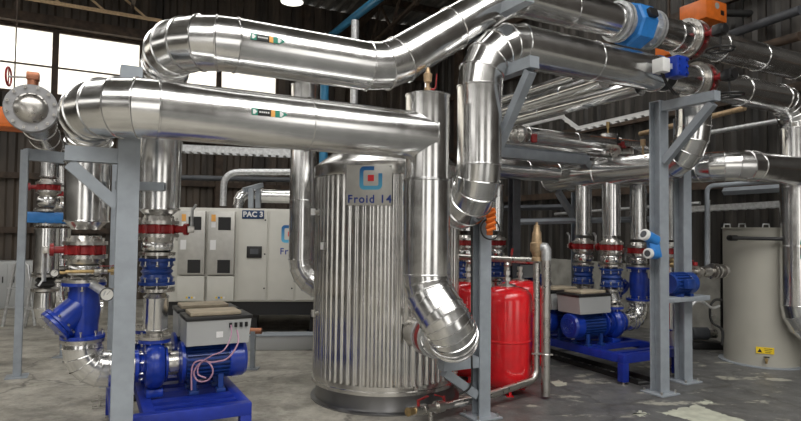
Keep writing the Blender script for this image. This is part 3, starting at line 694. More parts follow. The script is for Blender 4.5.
# ------------------------------------------------------------------ valves, meters on the high pipes
def on_up(X, z=Z4): return vec(X, 4.467+.531*X, z)
butterfly('red ringed valve with black handwheel on the uppermost right pipe', on_up(3.0), U, -V, .21, .155, kind='wheel', detail=False)
butterfly('red ringed valve with black handwheel right of the blue actuator box', rackP(3.03, Z3), U, -V, .20, .155, kind='wheel', detail=False)
def flow_meter(label, c, r):
    t = thing('flow_meter', label, 'flow meter', c); m = axis_mat(c, U, V)
    for s in (-1, 1):
        b = B(); flange(b, m, s*.20-.015, r+.055, .03, bolts=12, br=.010, bl=.02); mk(b, 'flange', 'rail', t)
        b = B(); flange(b, m, s*.245-.012, r+.055, .026, bolts=0); mk(b, 'counter_flange', 'rail', t)
    b = B(); b.lathe([(0, -.185), (r, -.185), (r, .185), (0, .185)], m, 32); mk(b, 'tube', 'rail', t)
    b = B(); b.lathe([(0, -.11), (r+.055, -.11), (r+.075, -.09), (r+.075, .09), (r+.055, .11), (0, .11)], m, 8); mk(b, 'coil_housing', 'lblue', t, ang=20)
    d = (-V*.9+Z*.25).normalized(); q = c+d*(r+.085)
    b = B(); b.bar(q-U*.05, q+U*.05, .08, .04, up=d); mk(b, 'connection_box', 'black', t)
    return t
flow_meter('blue faceted flow meter between bolted flanges on the top right pipe', on_up(2.27), .14)
pipe_thing('short insulated pipe between blue flow meter and red ringed valve', [P(on_up(2.53), .155), P(on_up(2.90), .155)], band=9)
pipe_thing('short insulated pipe behind the blue actuator box, before the red ringed valve', [P(rackP(2.60, Z3), .15), P(rackP(2.93, Z3), .15)], band=9)
c = rackP(2.53, Z3)
t = thing('flow_sensor', 'blue actuator box with white junction box on the lower right pipe', 'sensor', c); m = axis_mat(c, U, V)
b = B(); b.lathe([(0, -.07), (.14, -.07), (.15, -.05), (.15, .05), (.14, .07), (0, .07)], m, 28); mk(b, 'collar', 'rubber', t)
q = at(661, 66, 5.30); b = B(); b.box(q, (.10, .12, .13), Matrix.Rotation(TH, 3, 'Z'), .008); mk(b, 'junction_box', 'whitep', t)
q2 = at(676.5, 67.5, 5.36); b = B(); b.box(q2, (.15, .14, .19), Matrix.Rotation(TH, 3, 'Z'), .012); ho = mk(b, 'actuator_box', 'blue', t)
for i in range(2):
    for j in range(3):
        b = B(); e = q2-V*.07+U*(i-.5)*.10+Z*(j-1)*.065; b.cyl(e, e-V*.012, .014, seg=12); mk(b, 'cover_screw', 'blue', ho)
b = B(); b.bar(c, q, .05, .05); b.bar(q, q2, .05, .05); mk(b, 'mounting_arm', 'rail', t)
for k in range(2):
    b = B(); s = q-Z*.06+U*(.02*k); e = c+Z*(-.17)-V*.1+U*(.1+.06*k); mid = (s+e)/2-Z*.12-V*.05
    b.tube([s, s*.6+mid*.4-Z*.03, mid, mid*.4+e*.6-Z*.02, e], .007, 8); mk(b, 'cable', 'rubber', t)
# ------------------------------------------------------------------ red vessels and standpipes
def vessel(label, c, r=.24, h=1.0, group='red expansion vessels'):
    t = thing('expansion_vessel', label, 'vessel', c, 0, None); m = Matrix.Translation(Vector(c))
    b = B(); b.lathe([(0, .03), (.12, .035), (r*.8, .06), (r*.96, .11), (r, .17), (r, .50)], m, 40); b.lathe([(r, .50), (r+.006, .505), (r+.006, .52), (r, .525)], m, 40)
    b.lathe([(r, .525), (r, h-.14), (r*.96, h-.08), (r*.8, h-.03), (.12, h-.002), (0, h)], m, 40); mk(b, 'shell', 'red', t, ang=50)
    for k in range(3):
        a = 2*PI*k/3+.5; q = Vector(c)+vec(math.cos(a)*r*.72, math.sin(a)*r*.72, 0)
        b = B(); b.bar(q, q+Z*.2, .05, .025); b.box(q+Z*.004, (.07, .07, .008)); mk(b, 'leg', 'red', t)
    b = B(); b.lathe([(0, h-.01), (.085, h-.01), (.085, h+.012), (.05, h+.015), (.05, h+.02), (0, h+.02)], m, 24); mk(b, 'top_flange', 'steel', t)
    b = B(); b.cyl(Vector(c)+Z*(h+.02), Vector(c)+Z*(h+.15), .022, seg=16); b.cyl(Vector(c)+Z*(h+.05), Vector(c)+Z*(h+.085), .04, seg=6); b.cyl(Vector(c)+Z*(h+.11), Vector(c)+Z*(h+.15), .035, seg=6); mk(b, 'inlet_fitting', 'steel', t)
    return t
E1 = at(507, 330, 5.80); E1.z = 0; E2 = at(468, 330, 6.32); E2.z = 0; E3 = at(520, 330, 6.55); E3.z = 0
vessel('red expansion vessel in full view behind the middle grey post', E1, .245, 1.03)
vessel('red expansion vessel half hidden behind the tank elbow, left of the middle post', E2, .245, 1.03)
vessel('rearmost red expansion vessel, a sliver showing beside the steel standpipes', E3, .245, 1.03)
def ball_valve(label, p, axis=Z, hd=XU, col='redv', group=None, s=1.0, up=1):
    t = thing('ball_valve', label, 'valve', p, 0, group); m = axis_mat(p, axis, hd); hd = Vector(hd)
    b = B(); b.lathe([(0, -.06*s), (.026*s, -.06*s), (.03*s, -.055*s), (.03*s, -.03*s), (.024*s, -.028*s), (.036*s, 0), (.024*s, .028*s), (.03*s, .03*s), (.03*s, .055*s), (.026*s, .06*s), (0, .06*s)], m, 16); mk(b, 'body', 'steel', t)
    e = Vector(p)+hd*.05*s; ax = m.to_3x3() @ Z
    b = B(); b.cyl(Vector(p), e, .012*s, seg=10); mk(b, 'stem', 'steel', t)
    b = B(); b.bar(e-ax*.012, e+ax*.11*s*up, .025*s, .007*s); b.bar(e+ax*.10*s*up, e+ax*.16*s*up+hd*.015, .025*s, .010*s); mk(b, 'lever', col, t)
    return t
ball_valve('small red levered valve on the fitting above the red vessel in full view', E1+Z*1.24, Z, U)
ball_valve('small red levered valve above the half hidden red vessel', E2+Z*1.24, Z, U)
YS = 5.6
A1 = at(536.5, 300, YS); A2 = at(546, 300, 5.55); A1.z = A2.z = 0
zt = at(494, 260, 5.7).z
def tube_thing(name, label, pts, r, m, cat='pipe', seg=14, group=None, bend=.06):
    b = B(); P_ = [Vector(p) for p in pts]; out = [P_[0]]
    for i in range(1, len(P_)-1):
        a = (P_[i]-P_[i-1]); c = (P_[i+1]-P_[i]); q = min(bend, a.length*.45, c.length*.45); s0 = P_[i]-a.normalized()*q; s1 = P_[i]+c.normalized()*q
        for k in range(7):
            f = k/6; out.append(s0*(1-f)**2 + P_[i]*2*f*(1-f) + s1*f*f)
    out.append(P_[-1]); b.tube(out, r, seg); return tag(mk(b, name, m, origin=pts[0]), label, cat, group)
tube_thing('steel_pipe', 'level bare steel pipe above the red vessels feeding the brass safety valve', [at(440, 256, 6.3), vec(A1.x, A1.y, zt) - XU*.0], .03, 'steel')
tube_thing('steel_pipe', 'bare steel standpipe under the brass valve, turning along the floor to the tank', [vec(A1.x, A1.y, zt-.02), vec(A1.x, A1.y, .17), at(478, 399, 5.08), at(452, 405, 4.98)], .034, 'steel', bend=.12)
tube_thing('steel_pipe', 'thicker bare steel pipe at right of the brass valve, open at floor level', [vec(A2.x, A2.y, 1.40), vec(A2.x, A2.y, .03)], .042, 'steel')
t = thing('safety_valve', 'brass safety valve standing on top of the steel standpipe', 'valve', vec(A1.x, A1.y, zt))
b = B(Matrix.Translation(vec(A1.x, A1.y, zt))); b.lathe([(0, .0), (.05, 0), (.05, .03), (.038, .04), (.048, .07), (.062, .10), (.062, .17), (.048, .18), (.042, .27), (.032, .29), (.026, .34), (.012, .345), (.012, .37), (0, .37)], None, 20)
mk(b, 'bonnet', 'bronze', t)
b = B(); q = vec(A1.x, A1.y, zt+.13); e = vec(A2.x, A2.y, zt+.13); b.cyl(q, q.lerp(e, .7), .038, seg=16); mk(b, 'outlet', 'bronze', t)
b = B(); b.tube([q.lerp(e, .55), q.lerp(e, .9), q.lerp(e, .99)-Z*.02, e-Z*.06, e-Z*.12], .048, 16); tag(mk(b, 'pipe_elbow', 'rail', origin=e), 'galvanised elbow joining brass safety valve to the thicker steel pipe', 'pipe fitting')
for zz in (.42,):
    b = B(); b.bar(vec(A1.x-.05, A1.y-.03, zz), vec(A2.x+.06, A2.y-.03, zz), .03, .012); b.ring(vec(A2.x, A2.y, zz), Z, .044, .006, 20, 6); b.ring(vec(A1.x, A1.y, zz), Z, .036, .006, 20, 6); tag(mk(b, 'pipe_clamp', 'steel', origin=vec(A1.x, A1.y, zz)), 'steel clamp tying the two standpipes together', 'clamp')
# tank drain with two red valves on the floor
p0 = at(414, 411, 4.62); p1 = at(452, 404.5, 4.95); dd = (p1-p0).normalized()
t = thing('drain_valve', 'drain valve set with brass end lying along the tank foot', 'valve', p0)
b = B(); b.cyl(p0-dd*.07, p0, .034, .026, 16); mk(b, 'hose_end', 'brass', t)
b = B(); b.cyl(p0, p0+dd*.10, .036, seg=16); b.cyl(p0+dd*.10, p0+dd*.14, .045, seg=6); b.cyl(p0+dd*.14, p1, .03, seg=16); b.cyl(p0+dd*.26, p0+dd*.34, .048, seg=20); mk(b, 'body', 'steel', t)
for f, s in ((.05, -1), (.36, 1)):
    q = p0+dd*f; b = B(); b.cyl(q, q+Z*.08, .012, seg=10); b.bar(q+Z*.075-dd*.01, q+Z*.10-dd*.11*s, .022, .008); mk(b, 'lever', 'redv', t)
q = p0-V*0; b = B(); b.cyl(vec(p0.x+dd.x*.2, p0.y+dd.y*.2, 0), p0+dd*.2, .018, seg=10); mk(b, 'support', 'steel', t)
# flange set where the curled elbow enters the tank
e0 = at(437, 338, 4.74); d0 = vec(-.45, .89, 0).normalized()
t = thing('butterfly_valve', 'red ringed flange valve between tank and curled bottom elbow', 'valve', e0+d0*.05)
m = axis_mat(e0, d0)
for z, r_, n_, mt in ((.0, .165, 'flange', 'rail'), (.045, .15, 'valve_body', 'redv'), (.115, .165, 'flange', 'rail')):
    b = B(); flange(b, m, z, r_, .035 if mt == 'rail' else .068, bolts=0); mk(b, n_, mt, t)
bolts_on(t, m, -.02, .17, .142, 8, .012)
b = B(); b.cyl(e0+d0*.14, e0+d0*.36, .13, seg=24); mk(b, 'tank_nozzle', 'steel', t)
q = at(421, 322, 4.86); b = B(); b.cyl(e0+d0*.08+Z*.14, e0+d0*.08+Z*.22, .02, seg=10); mk(b, 'stem', 'redv', t)
e = vec(.40, 5.29, 1.77); dv = vec(-.36, .92, 0).normalized(); m = axis_mat(e, dv)
t = thing('butterfly_valve', 'red ringed flange valve where the upper elbow meets the tank side', 'valve', e)
for z, r_, n_, mt in ((.0, .165, 'flange', 'rail'), (.03, .15, 'valve_body', 'redv'), (.09, .165, 'flange', 'rail')):
    b = B(); flange(b, m, z, r_, .03 if mt == 'rail' else .06, bolts=0); mk(b, n_, mt, t)
b = B(); b.cyl(e+dv*.11, e+vec(-.14, .18, 0), .11, seg=24); mk(b, 'tank_nozzle', 'steel', t)
# vent on top of the vertical pipe
q = vec(TV.x, TV.y, 2.59)
t = thing('vent_valve', 'brass vent with red lever on top of the capped vertical pipe', 'valve', q)
b = B(Matrix.Translation(q)); b.lathe([(0, 0), (.012, 0), (.012, .03), (.025, .035), (.025, .065), (.014, .07), (.014, .10), (.03, .11), (.034, .17), (.02, .18), (.012, .22), (0, .22)], None, 16); mk(b, 'vent', 'bronze', t)
b = B(); b.tube([q+vec(0, 0, .05), q+vec(.05, 0, .055), q+vec(.06, 0, .07)], .008, 8); b.bar(q+vec(.06, 0, .06), q+vec(.068, 0, .17), .022, .008); mk(b, 'lever', 'redv', t)
# ------------------------------------------------------------------ tank small fittings
for py_, l_ in ((212, 'upper'), (313, 'lower')):
    q = tank_pt(318.5, py_, .0); nn = vec(q.x-TC.x, q.y-TC.y, 0).normalized()
    t = thing('tank_sensor', '%s small sensor fitting on the left side of the ribbed tank' % l_, 'sensor', q)
    b = B(); b.cyl(q-nn*.02, q+nn*.05, .018, seg=14); mk(b, 'pocket', 'steel', t); b = B(); b.cyl(q+nn*.05-Z*.03, q+nn*.05+Z*.03, .022, seg=14); mk(b, 'head', 'swhite' if l_ == 'upper' else 'steel', t)
q = tank_pt(322, 246, .02); nn = vec(q.x-TC.x, q.y-TC.y, 0).normalized(); tx_ = Z.cross(nn)
b = B(); b.box(q, (.003, .055, .065), Matrix((( nn.x, tx_.x, 0), (nn.y, tx_.y, 0), (0, 0, 1)))); tag(mk(b, 'label_sticker', 'swhite', origin=q), 'small white label stuck on the left side of the ribbed tank', 'label')
# ------------------------------------------------------------------ beige tank and its corner
BT = at(761, 300, 7.33); BT.z = 0; BR = .415
t = thing('storage_tank', 'plain beige round tank in the right corner', 'tank', BT); m = Matrix.Translation(BT)
b = B(); b.lathe([(0, .012), (BR, .012), (BR, .5), (BR, 1.64), (0, 1.64)], m, 64); mk(b, 'shell', 'beige', t)
b = B(); b.lathe([(0, 0), (BR+.06, 0), (BR+.06, .012), (0, .012)], m, 64); mk(b, 'base_plate', 'grey', t)
b = B(); b.lathe([(0, 1.64), (BR+.012, 1.64), (BR+.012, 1.655), (0, 1.655)], m, 64); mk(b, 'lid', 'beige', t)
for px_ in (742, 766, 727):
    q = at(px_, 226, 6.97 if px_ > 730 else 7.3); q.z = 1.655; b = B(); b.tube([q-XU*.04, q-XU*.035+Z*.04, q+XU*.035+Z*.04, q+XU*.04], .008, 8); mk(b, 'lifting_lug', 'rail', t)
b = B(); q = at(735, 238, 6.93); e = at(785, 239, 6.80); b.cyl(q, q+YU*.12, .035, seg=16); b.cyl(q-XU*.03, e, .022, seg=16); b.cyl(q-XU*.05, q+XU*.02, .034, seg=16); mk(b, 'black_pipe', 'black', t)
def beige_pt(px, py):
    d = ray(px, py); o = vec(0, 0, CAMZ); r = BR+.002; oc = vec(-BT.x, -BT.y, 0); dd_ = vec(d.x, d.y, 0); A_ = dd_.dot(dd_); b_ = 2*oc.dot(dd_); c_ = oc.dot(oc)-r*r
    return o + d*((-b_-math.sqrt(max(0, b_*b_-4*A_*c_)))/(2*A_))
q = beige_pt(765, 350.5); nn = vec(q.x-BT.x, q.y-BT.y, 0).normalized(); tx_ = Z.cross(nn); rot_ = Matrix(((nn.x, tx_.x, 0), (nn.y, tx_.y, 0), (0, 0, 1)))
b = B(); b.box(q+nn*.003, (.006, .185, .075), rot_); sg = mk(b, 'warning_sign', 'yellow', t)
b = B(); tp = [q+nn*.0065+tx_*x+Z*y for x, y in ((-.078, -.025), (-.028, -.025), (-.053, .022))]; b.poly(tp, nn*.001); mk(b, 'warning_triangle', 'black', sg)
for i in range(3):
    b = B(); b.box(q+nn*.0065+tx_*.03+Z*(.02-.02*i), (.002, .085-.015*i, .006), rot_); mk(b, 'text_line', 'black', sg)
q = beige_pt(766, 358.5); b = B(); b.cyl(q-nn*.02, q+nn*.07, .018, seg=12); b.cyl(q+nn*.05, q+nn*.05-Z*.05, .014, seg=12); dr = mk(b, 'drain_tap', 'brass', t)
b = B(); b.box(q+nn*.05+Z*.025, (.02, .06, .012), rot_); mk(b, 'tap_handle', 'black', dr)
# cable tray, wall bar, grey tube frame, pipes on the right wall
def slot_tray(label, p0, p1, w, hgt, m='rail'):
    t = thing('cable_tray', label, 'cable tray', p0); p0, p1 = Vector(p0), Vector(p1); d = (p1-p0); L = d.length; d.normalize(); s = d.cross(Z)
    for k in (-1, 1):
        b = B(); b.bar(p0+s*(k*w/2)+Z*hgt/2, p1+s*(k*w/2)+Z*hgt/2, .006, hgt, up=Z); b.bar(p0+s*(k*w/2)+Z*hgt, p1+s*(k*w/2)+Z*hgt, .02, .006); mk(b, 'side_rail', m, t)
    n = int(L/.12); b = B()
    for i in range(n+1): b.bar(p0+d*(i*L/n)-s*w/2, p0+d*(i*L/n)+s*w/2, .05, .012)
    mk(b, 'rungs', m, t); return t
def wallR(px, py, off):      # point near the right wall, off metres in front of it
    d = ray(px, py); o = vec(0, 0, CAMZ); n = -U; c0 = hall(0, 0, 0)+n*off
    return o + d*((c0-o).dot(n)/d.dot(n))
slot_tray('slotted galvanised cable tray along the dark wall above the beige tank', wallR(668, 213, .55), wallR(800, 206, .55), .2, .07)
tube_thing('wall_bar', 'pale blue-grey bar along the wall above the cable tray', [wallR(724, 191.5, .3), wallR(800, 187, .3)], .055, 'grey', 'bar', seg=4)
tube_thing('tube_frame', 'grey tube rising beside the beige tank then running right along the wall', [at(707, 268, 6.9), at(707, 186, 6.9), at(772, 181, 6.6), at(805, 183, 6.5)], .026, 'grey', 'pipe', bend=.08)
tube_thing('wall_pipe', 'pale pipe slanting along the dark wall above the right header', [wallR(690, 136, .3), wallR(800, 117, .3)], .035, 'rail')
tube_thing('wall_pipe', 'ochre pipe along the wall, higher and left of the pale slanting one', [wallR(640, 134, .35), wallR(745, 108, .35)], .04, 'bronze')
tube_thing('wall_conduit', 'thin conduit along the wall behind the rear pumps', [wallR(555, 214, .3), wallR(700, 203, .3)], .025, 'rail')
slot_tray('dark vertical cable ladder left of the beige tank', at(722, 330, 7.6), at(722, 225, 7.6), .1, .04, 'black')
# upper right background: orange heaters, cladding pipes
def heater(label, c, sz, ry):
    t = thing('unit_heater', label, 'heater', c, TH); m = t.matrix_basis
    b = B(m); b.box((0, 0, 0), sz, None, .02); mk(b, 'casing', 'orange', t)
    b = B(m); b.box((sz[0]*.25, -sz[1]/2-.004, -.02), (sz[0]*.14, .008, sz[2]*.22)); mk(b, 'control_window', 'black', t)
    b = B(m); b.cyl((0, -sz[1]/2-.006, sz[2]*.22), (0, -sz[1]/2, sz[2]*.22), .045, seg=20); mk(b, 'dial', 'silverbox', t)
    for sx in (-1, 1):
        b = B(m); b.bar((sx*sz[0]*.35, 0, sz[2]/2), (sx*sz[0]*.35, 0, sz[2]/2+.8), .03, .03); mk(b, 'hanger', 'rust', t)
heater('orange metal heater box hung above the pipes at top right', at(703, 15, 8.2), (.46, .42, .28), 0)
heater('orange heater casing glimpsed between the two upper right pipes', at(676, 51, 8.8), (.45, .4, .2), 0)
tube_thing('black_pipe', 'black pipe running right from the orange heater along the wall', [at(722, 13, 8.2), at(770, 14, 8.3), at(800, 26, 8.0)], .05, 'rubber')
for i, (a_, b_) in enumerate((((700, 45), (800, 10)), ((716, 60), (800, 36)))):
    tube_thing('wall_pipe', ('dark pipe on the wall above the orange heater', 'rust brown pipe on the wall behind the uppermost pipe')[i], [wallR(*a_, .25), wallR(*b_, .25)], .06, ('darkgrey', 'rust')[i])
# ------------------------------------------------------------------ pipes of the rear row (middle right)
def vrun(label, px0, py0, px1, py1, z, r, **k):
    return pipe_thing(label, [P(atz(px0, py0, z), r), P(atz(px1, py1, z), r)], band=.9, bw=.01, seg=28, **k)
vrun('lowest of three slim insulated pipes rising to the right behind the bracket', 505, 122.5, 640, 87, 3.04, .085)
vrun('middle of three slim insulated pipes rising to the right behind the bracket', 500, 113, 604, 80.5, 3.2, .085)
vrun('topmost, thinnest of three insulated pipes rising to the right behind the bracket', 500, 101, 575, 77, 3.4, .06)
q = at(519, 134, 6.2); e = q+U*2.2; e.z = q.z
pipe_thing('slim level insulated pipe with round end cap, above the grey cross beam', [P(q+U*.1, .085), P(e, .085)], band=.8, seg=28)
t = thing('end_flange', 'round domed blind end on the slim level pipe', 'flange', q); m = axis_mat(q, U*.5+V*.87)
b = B(); b.lathe([(0, -.07), (.05, -.062), (.09, -.03), (.098, 0), (.098, .05), (0, .05)], m, 28); mk(b, 'dome', 'steel', t)
b = B(); flange(b, m, .06, .10, .03, bolts=8); mk(b, 'flange', 'steel', t)
b = B(); b.box(q+U*.12-V*.10-Z*.05, (.06, .06, .09), None, .01); mk(b, 'red_lug', 'redv', t)
q = at(496, 141, 6.5); pipe_thing('slim insulated pipe just under the one with the end cap', [P(q, .075), P(vec(*(q+U*2.4).xy, q.z-.02), .075)], band=.8, seg=28)
q = at(494, 168, 6.9); pipe_thing('dark reflecting insulated pipe under the grey cross beam', [P(q, .12), P(q+U*.95, .12)], band=.8, seg=28)
q0 = at(494, 152, 6.45); q1 = q0+U*1.4
b = B(); b.bar(q0, q1, .1, .11); tag(mk(b, 'cross_beam', 'grey', origin=q0), 'grey steel cross beam under the slim pipes in the middle', 'beam')
for px_, Yb, l_ in ((514, 7.25, 'dark steel column behind the brass safety valve'), (577, 7.95, 'slotted grey column left of the rear risers')):
    q = at(px_, 250, Yb); q.z = 0
    t = thing('steel_column', l_, 'steel post', q, TH); b = B(t.matrix_basis); b.hsec((0, 0, .012), (0, 0, 2.33 if px_ == 514 else 2.12), .11, .11, up=YU); mk(b, 'column', 'darkgrey' if px_ == 514 else 'grey', t)
    b = B(t.matrix_basis); b.box((0, 0, .006), (.2, .2, .012)); mk(b, 'base_plate', 'grey', t)
q = at(558, 192, 7.75); e = at(573, 216, 7.9); b = B(); b.bar(q, e, .07, .07); tag(mk(b, 'brace', 'grey', origin=q), 'slanting grey brace under the far end of the rear header', 'brace')
q = at(520, 222, 7.6); e = at(655, 219, 7.2); tube_thing('steel_rail', 'grey rail passing behind the rear risers', [q, e], .035, 'grey', 'rail', seg=4)
tube_thing('steel_rail', 'dark rail on the wall behind the brass safety valve, lower one', [wallR(520, 221, 1.2), wallR(575, 220, 1.2)], .05, 'darkgrey', 'rail', seg=4)
tube_thing('steel_rail', 'dark rail on the wall behind the brass safety valve, upper one', [wallR(505, 208, 1.2), wallR(575, 207, 1.2)], .05, 'darkgrey', 'rail', seg=4)
# capped stub and red valve above the rear header
q = at(608, 146, 7.0); pipe_thing('short capped insulated stub standing above the rear header', [P(q-Z*.1, .09), P(q+Z*.14, .09)], band=9, seg=28)
b = B(); b.cyl(q+Z*.14, q+Z*.22, .012, seg=10); b.cyl(q+Z*.22, q+Z*.29, .022, seg=12); tag(mk(b, 'air_vent', 'brass', origin=q+Z*.14), 'tiny brass vent on the capped stub', 'vent')
q = at(622, 152, 6.8); t = thing('gate_valve', 'small red handled valve with black wheel above the rear header', 'valve', q)
b = B(); b.cyl(q-U*.09, q+U*.09, .05, seg=18); flange(b, axis_mat(q, U), -.11, .075, .025, bolts=0); flange(b, axis_mat(q, U), .085, .075, .025, bolts=0); mk(b, 'body', 'steel', t)
b = B(); b.cyl(q+Z*.03, q+Z*.12, .03, seg=12); b.cyl(q+Z*.045, q+Z*.07, .05, seg=6); mk(b, 'neck', 'redv', t)
b = B(); c = q+Z*.13-U*.07; b.ring(c, (U*.6-V*.8), .075, .009, 24, 6); b.cyl(q+Z*.10, c, .012, seg=8); mk(b, 'handwheel', 'black', t)
q = at(643, 155, 6.3); b = B(); b.cyl(q, q+Z*.16, .012, seg=10); b.cyl(q+Z*.10, q+Z*.17, .028, seg=14); tag(mk(b, 'air_vent', 'bronze', origin=q), 'small brass vent on the rear header next to the right post', 'vent')
# folded white cable ladder on the back wall
tray = [at(520, 128, 9.5), at(562, 118, 9.8), at(579, 130.5, 9.6), at(660, 112, 8.8)]
for i in range(3): slot_tray('white cable ladder on the wall, %s length' % ('left rising', 'short dropping', 'right rising')[i], tray[i], tray[i+1], .15, .05, 'whitep')
# ------------------------------------------------------------------ chiller unit at the back left
CH = at(166, 303, 8.5); CH.z = 0; ce = at(330, 303, 8.75); cx = vec(ce.x-CH.x, ce.y-CH.y, 0); CL = cx.length; ang = math.atan2(cx.y, cx.x)
t = thing('chiller_unit', 'long white chiller cabinet with a navy sign, behind the left pumps', 'chiller', CH, ang); m = t.matrix_basis; rot = Matrix.Rotation(ang, 3, 'Z')
ZB, ZT = .50, 1.87
b = B(m); b.box((CL/2+.25, .9, (ZB+ZT)/2), (CL+.5, 1.8, ZT-ZB), None, .01); mk(b, 'housing', 'white', t)
b = B(m); b.box((CL/2+.25, .9, .40), (CL+.5, 1.7, .20)); mk(b, 'base_rail', 'black', t)
for x in (.3, CL*.5, CL-.2):
    b = B(m); b.box((x, .25, .15), (.2, .25, .30)); b.box((x, .25, .015), (.3, .35, .03)); mk(b, 'leg', 'black', t)
def chx(px): return (at(px, 260, 8.6)-CH).dot(cx.normalized())*.985
for i, (a0, a1) in enumerate(((181, 207), (210, 236))):
    x0, x1 = chx(a0), chx(a1); xm = (x0+x1)/2; wd = x1-x0
    b = B(m); b.box((xm, -.05, (1.82+.90)/2), (wd, .10, .92), None, .008); pn = mk(b, 'control_cabinet', 'panelsteel', t)
    for z in (1.64, 1.02):
        b = B(m); b.box((xm+wd*.12, -.102, z), (wd*.48, .006, .19)); mk(b, 'vent_window', 'black', pn)
    b = B(m); b.box((xm-wd*.30, -.102, 1.72), (.06, .004, .10)); mk(b, 'warning_tag', 'sorange', pn)
    b = B(m); b.box((xm-wd*.30, -.102, 1.62), (.06, .004, .08)); mk(b, 'notice', 'swhite', pn)
    b = B(m); b.box((xm-wd*.30, -.102, 1.33), (.08, .004, .14)); mk(b, 'notice', 'swhite', pn)
    b = B(m); b.box((xm, -.04, .70), (wd*1.02, .08, .36), None, .01); dr = mk(b, 'lower_door', 'white', t)
    for k in range(4):
        b = B(m); b.box((xm-.05+.035*k, -.082, .57), (.026, .004, .026)); mk(b, 'symbol_sticker', ('yellow', 'lblue', 'yellow', 'swhite')[k], dr)
for (a0, a1) in ((239, 268), (270, 296), (298, 330)):
    x0, x1 = chx(a0), chx(a1)
    b = B(m); b.box(((x0+x1)/2, -.012, (ZB+ZT)/2+.0), (x1-x0, .03, ZT-ZB-.05), None, .008); dr = mk(b, 'door', 'white', t)
    for z in (.7, 1.2, 1.7):
        b = B(m); b.cyl((x1-.03, -.03, z), (x1-.03, -.038, z), .012, seg=10); mk(b, 'lock', 'black', dr)
    if a0 == 239:
        xs_ = (chx(243)+chx(264))/2
        b = B(m); b.box((xs_, -.033, 1.78), (chx(264.5)-chx(242.5), .012, .125), None, .002); sg = mk(b, 'name_sign', 'signnavy', t)
        text('PAC 3', 'letter', 'swhite', m @ Matrix.Translation((xs_, -.0405, 1.78)) @ Matrix.Rotation(PI/2, 4, 'X'), .105, sg, .004, 1.05)
        xs_ = (chx(248)+chx(263))/2
        b = B(m); b.box((xs_, -.04, 1.23), (chx(263)-chx(248), .04, .17), None, .006); dp = mk(b, 'display', 'black', t)
        b = B(m); b.box((xs_, -.062, 1.24), (.12, .004, .08)); mk(b, 'screen', 'darkgrey', dp)
    if a0 == 270:
        xs_ = chx(290)
        LM = m @ Matrix.Translation((xs_+.02, -.029, 1.50)) @ Matrix.Rotation(PI/2, 4, 'X')
        logo(LM, .26, dr); text('Froid', 'letter', 'logodark', m @ Matrix.Translation((xs_+.03, -.029, 1.24)) @ Matrix.Rotation(PI/2, 4, 'X'), .13, dr, .002, 1.15)
# pipework above the chiller
tube_thing('tube_frame', 'grey looped tube rising above the white chiller', [at(223, 206, 8.9), at(224, 172, 8.9), at(305, 172, 9.1)], .05, 'rail', bend=.25)
pipe_thing('pale insulated pipe lying behind the white chiller roof', [P(at(262, 196, 9.4), .11), P(at(310, 197, 9.5), .11)], band=.6, seg=28)
pipe_thing('small silver pipe bend left of the pale pipe over the chiller', [P(at(238, 212, 9.3), .09), P(at(238, 192, 9.3), .09), P(at(262, 194, 9.6), .09)], .2, 4, band=9, seg=24)
t = thing('gantry', 'dark steel gantry standing over the chiller sign', 'steel frame', at(254, 208, 9.2))
for q0, q1 in ((at(251, 208, 9.0), at(251, 188, 9.0)), (at(258, 208, 9.3), at(258, 186, 9.3)), (at(244, 190, 9.0), at(262, 185, 9.3))):
    b = B(); b.bar(q0, q1, .07, .07); mk(b, 'frame_bar', 'grey', t)
slot_tray('white slotted cable tray under the front pipe, above the chiller', at(183, 152, 9.6), at(300, 157, 9.9), .3, .10, 'rail')
tube_thing('steel_rail', 'dark pipe along the back wall above the chiller', [at(150, 177, 11.0), at(300, 180, 11.6)], .05, 'darkgrey', 'pipe')
# low channel on the floor and a copper pipe end
q = at(252, 333, 7.6); q.z = 0; t = thing('floor_channel', 'long low grey channel lying on the floor before the chiller', 'channel', q, ang)
b = B(t.matrix_basis); b.box((.75, .12, .09), (1.9, .24, .18), None, .01); mk(b, 'duct', 'silverbox', t)
b = B(t.matrix_basis); b.box((.75, .12, .187), (1.94, .28, .014)); mk(b, 'cover', 'grey', t)
q = at(238, 331, 6.6); t = thing('pipe_stub', 'copper coloured pipe end with flange on a foot, right of the near pump', 'pipe', vec(q.x, q.y, 0))
e = q+vec(.26, .02, 0)
b = B(); b.cyl(q-XU*.7, e, .035, seg=16); mk(b, 'tube', 'copper', t)
for f in (.0, .06):
    b = B(); b.cyl(q+XU*f, q+XU*(f+.03), .10, seg=24); mk(b, 'flange', 'steel', t)
b = B(); b.box((q.x+.17, q.y, q.z/2), (.05, .05, q.z)); b.box((q.x+.17, q.y, .006), (.14, .14, .012)); mk(b, 'foot', 'grey', t)
# ------------------------------------------------------------------ far left: header with blind flange, rear risers
q = at(31, 108, 5.1); HV = V
pipe_thing('left insulated header pipe behind the round bolted end flange', [P(q+HV*.16, .155), P(q+HV*4.2, .155)], band=.9)
t = thing('end_flange', 'big round bolted blind flange facing the room at the upper left', 'flange', q); m = axis_mat(q, -HV)
b = B(); b.lathe([(0, -.04), (.205, -.04), (.21, -.035), (.21, -.005), (.205, 0), (0, 0)], m, 48); fl = mk(b, 'flange', 'cast', t); bolts_on(fl, m, -.12, .03, .182, 12, .014)
b = B(); b.lathe([(.135, 0), (.13, .03), (.11, .055), (.06, .075), (0, .08)], m, 40); mk(b, 'dome', 'steel', t)
b = B(); b.lathe([(0, -.09), (.21, -.09), (.21, -.055), (0, -.055)], m, 48); mk(b, 'counter_flange', 'cast', t)
b = B(); b.cyl(q+HV*.09, q+HV*.2, .15, seg=32); mk(b, 'neck', 'steel', t)
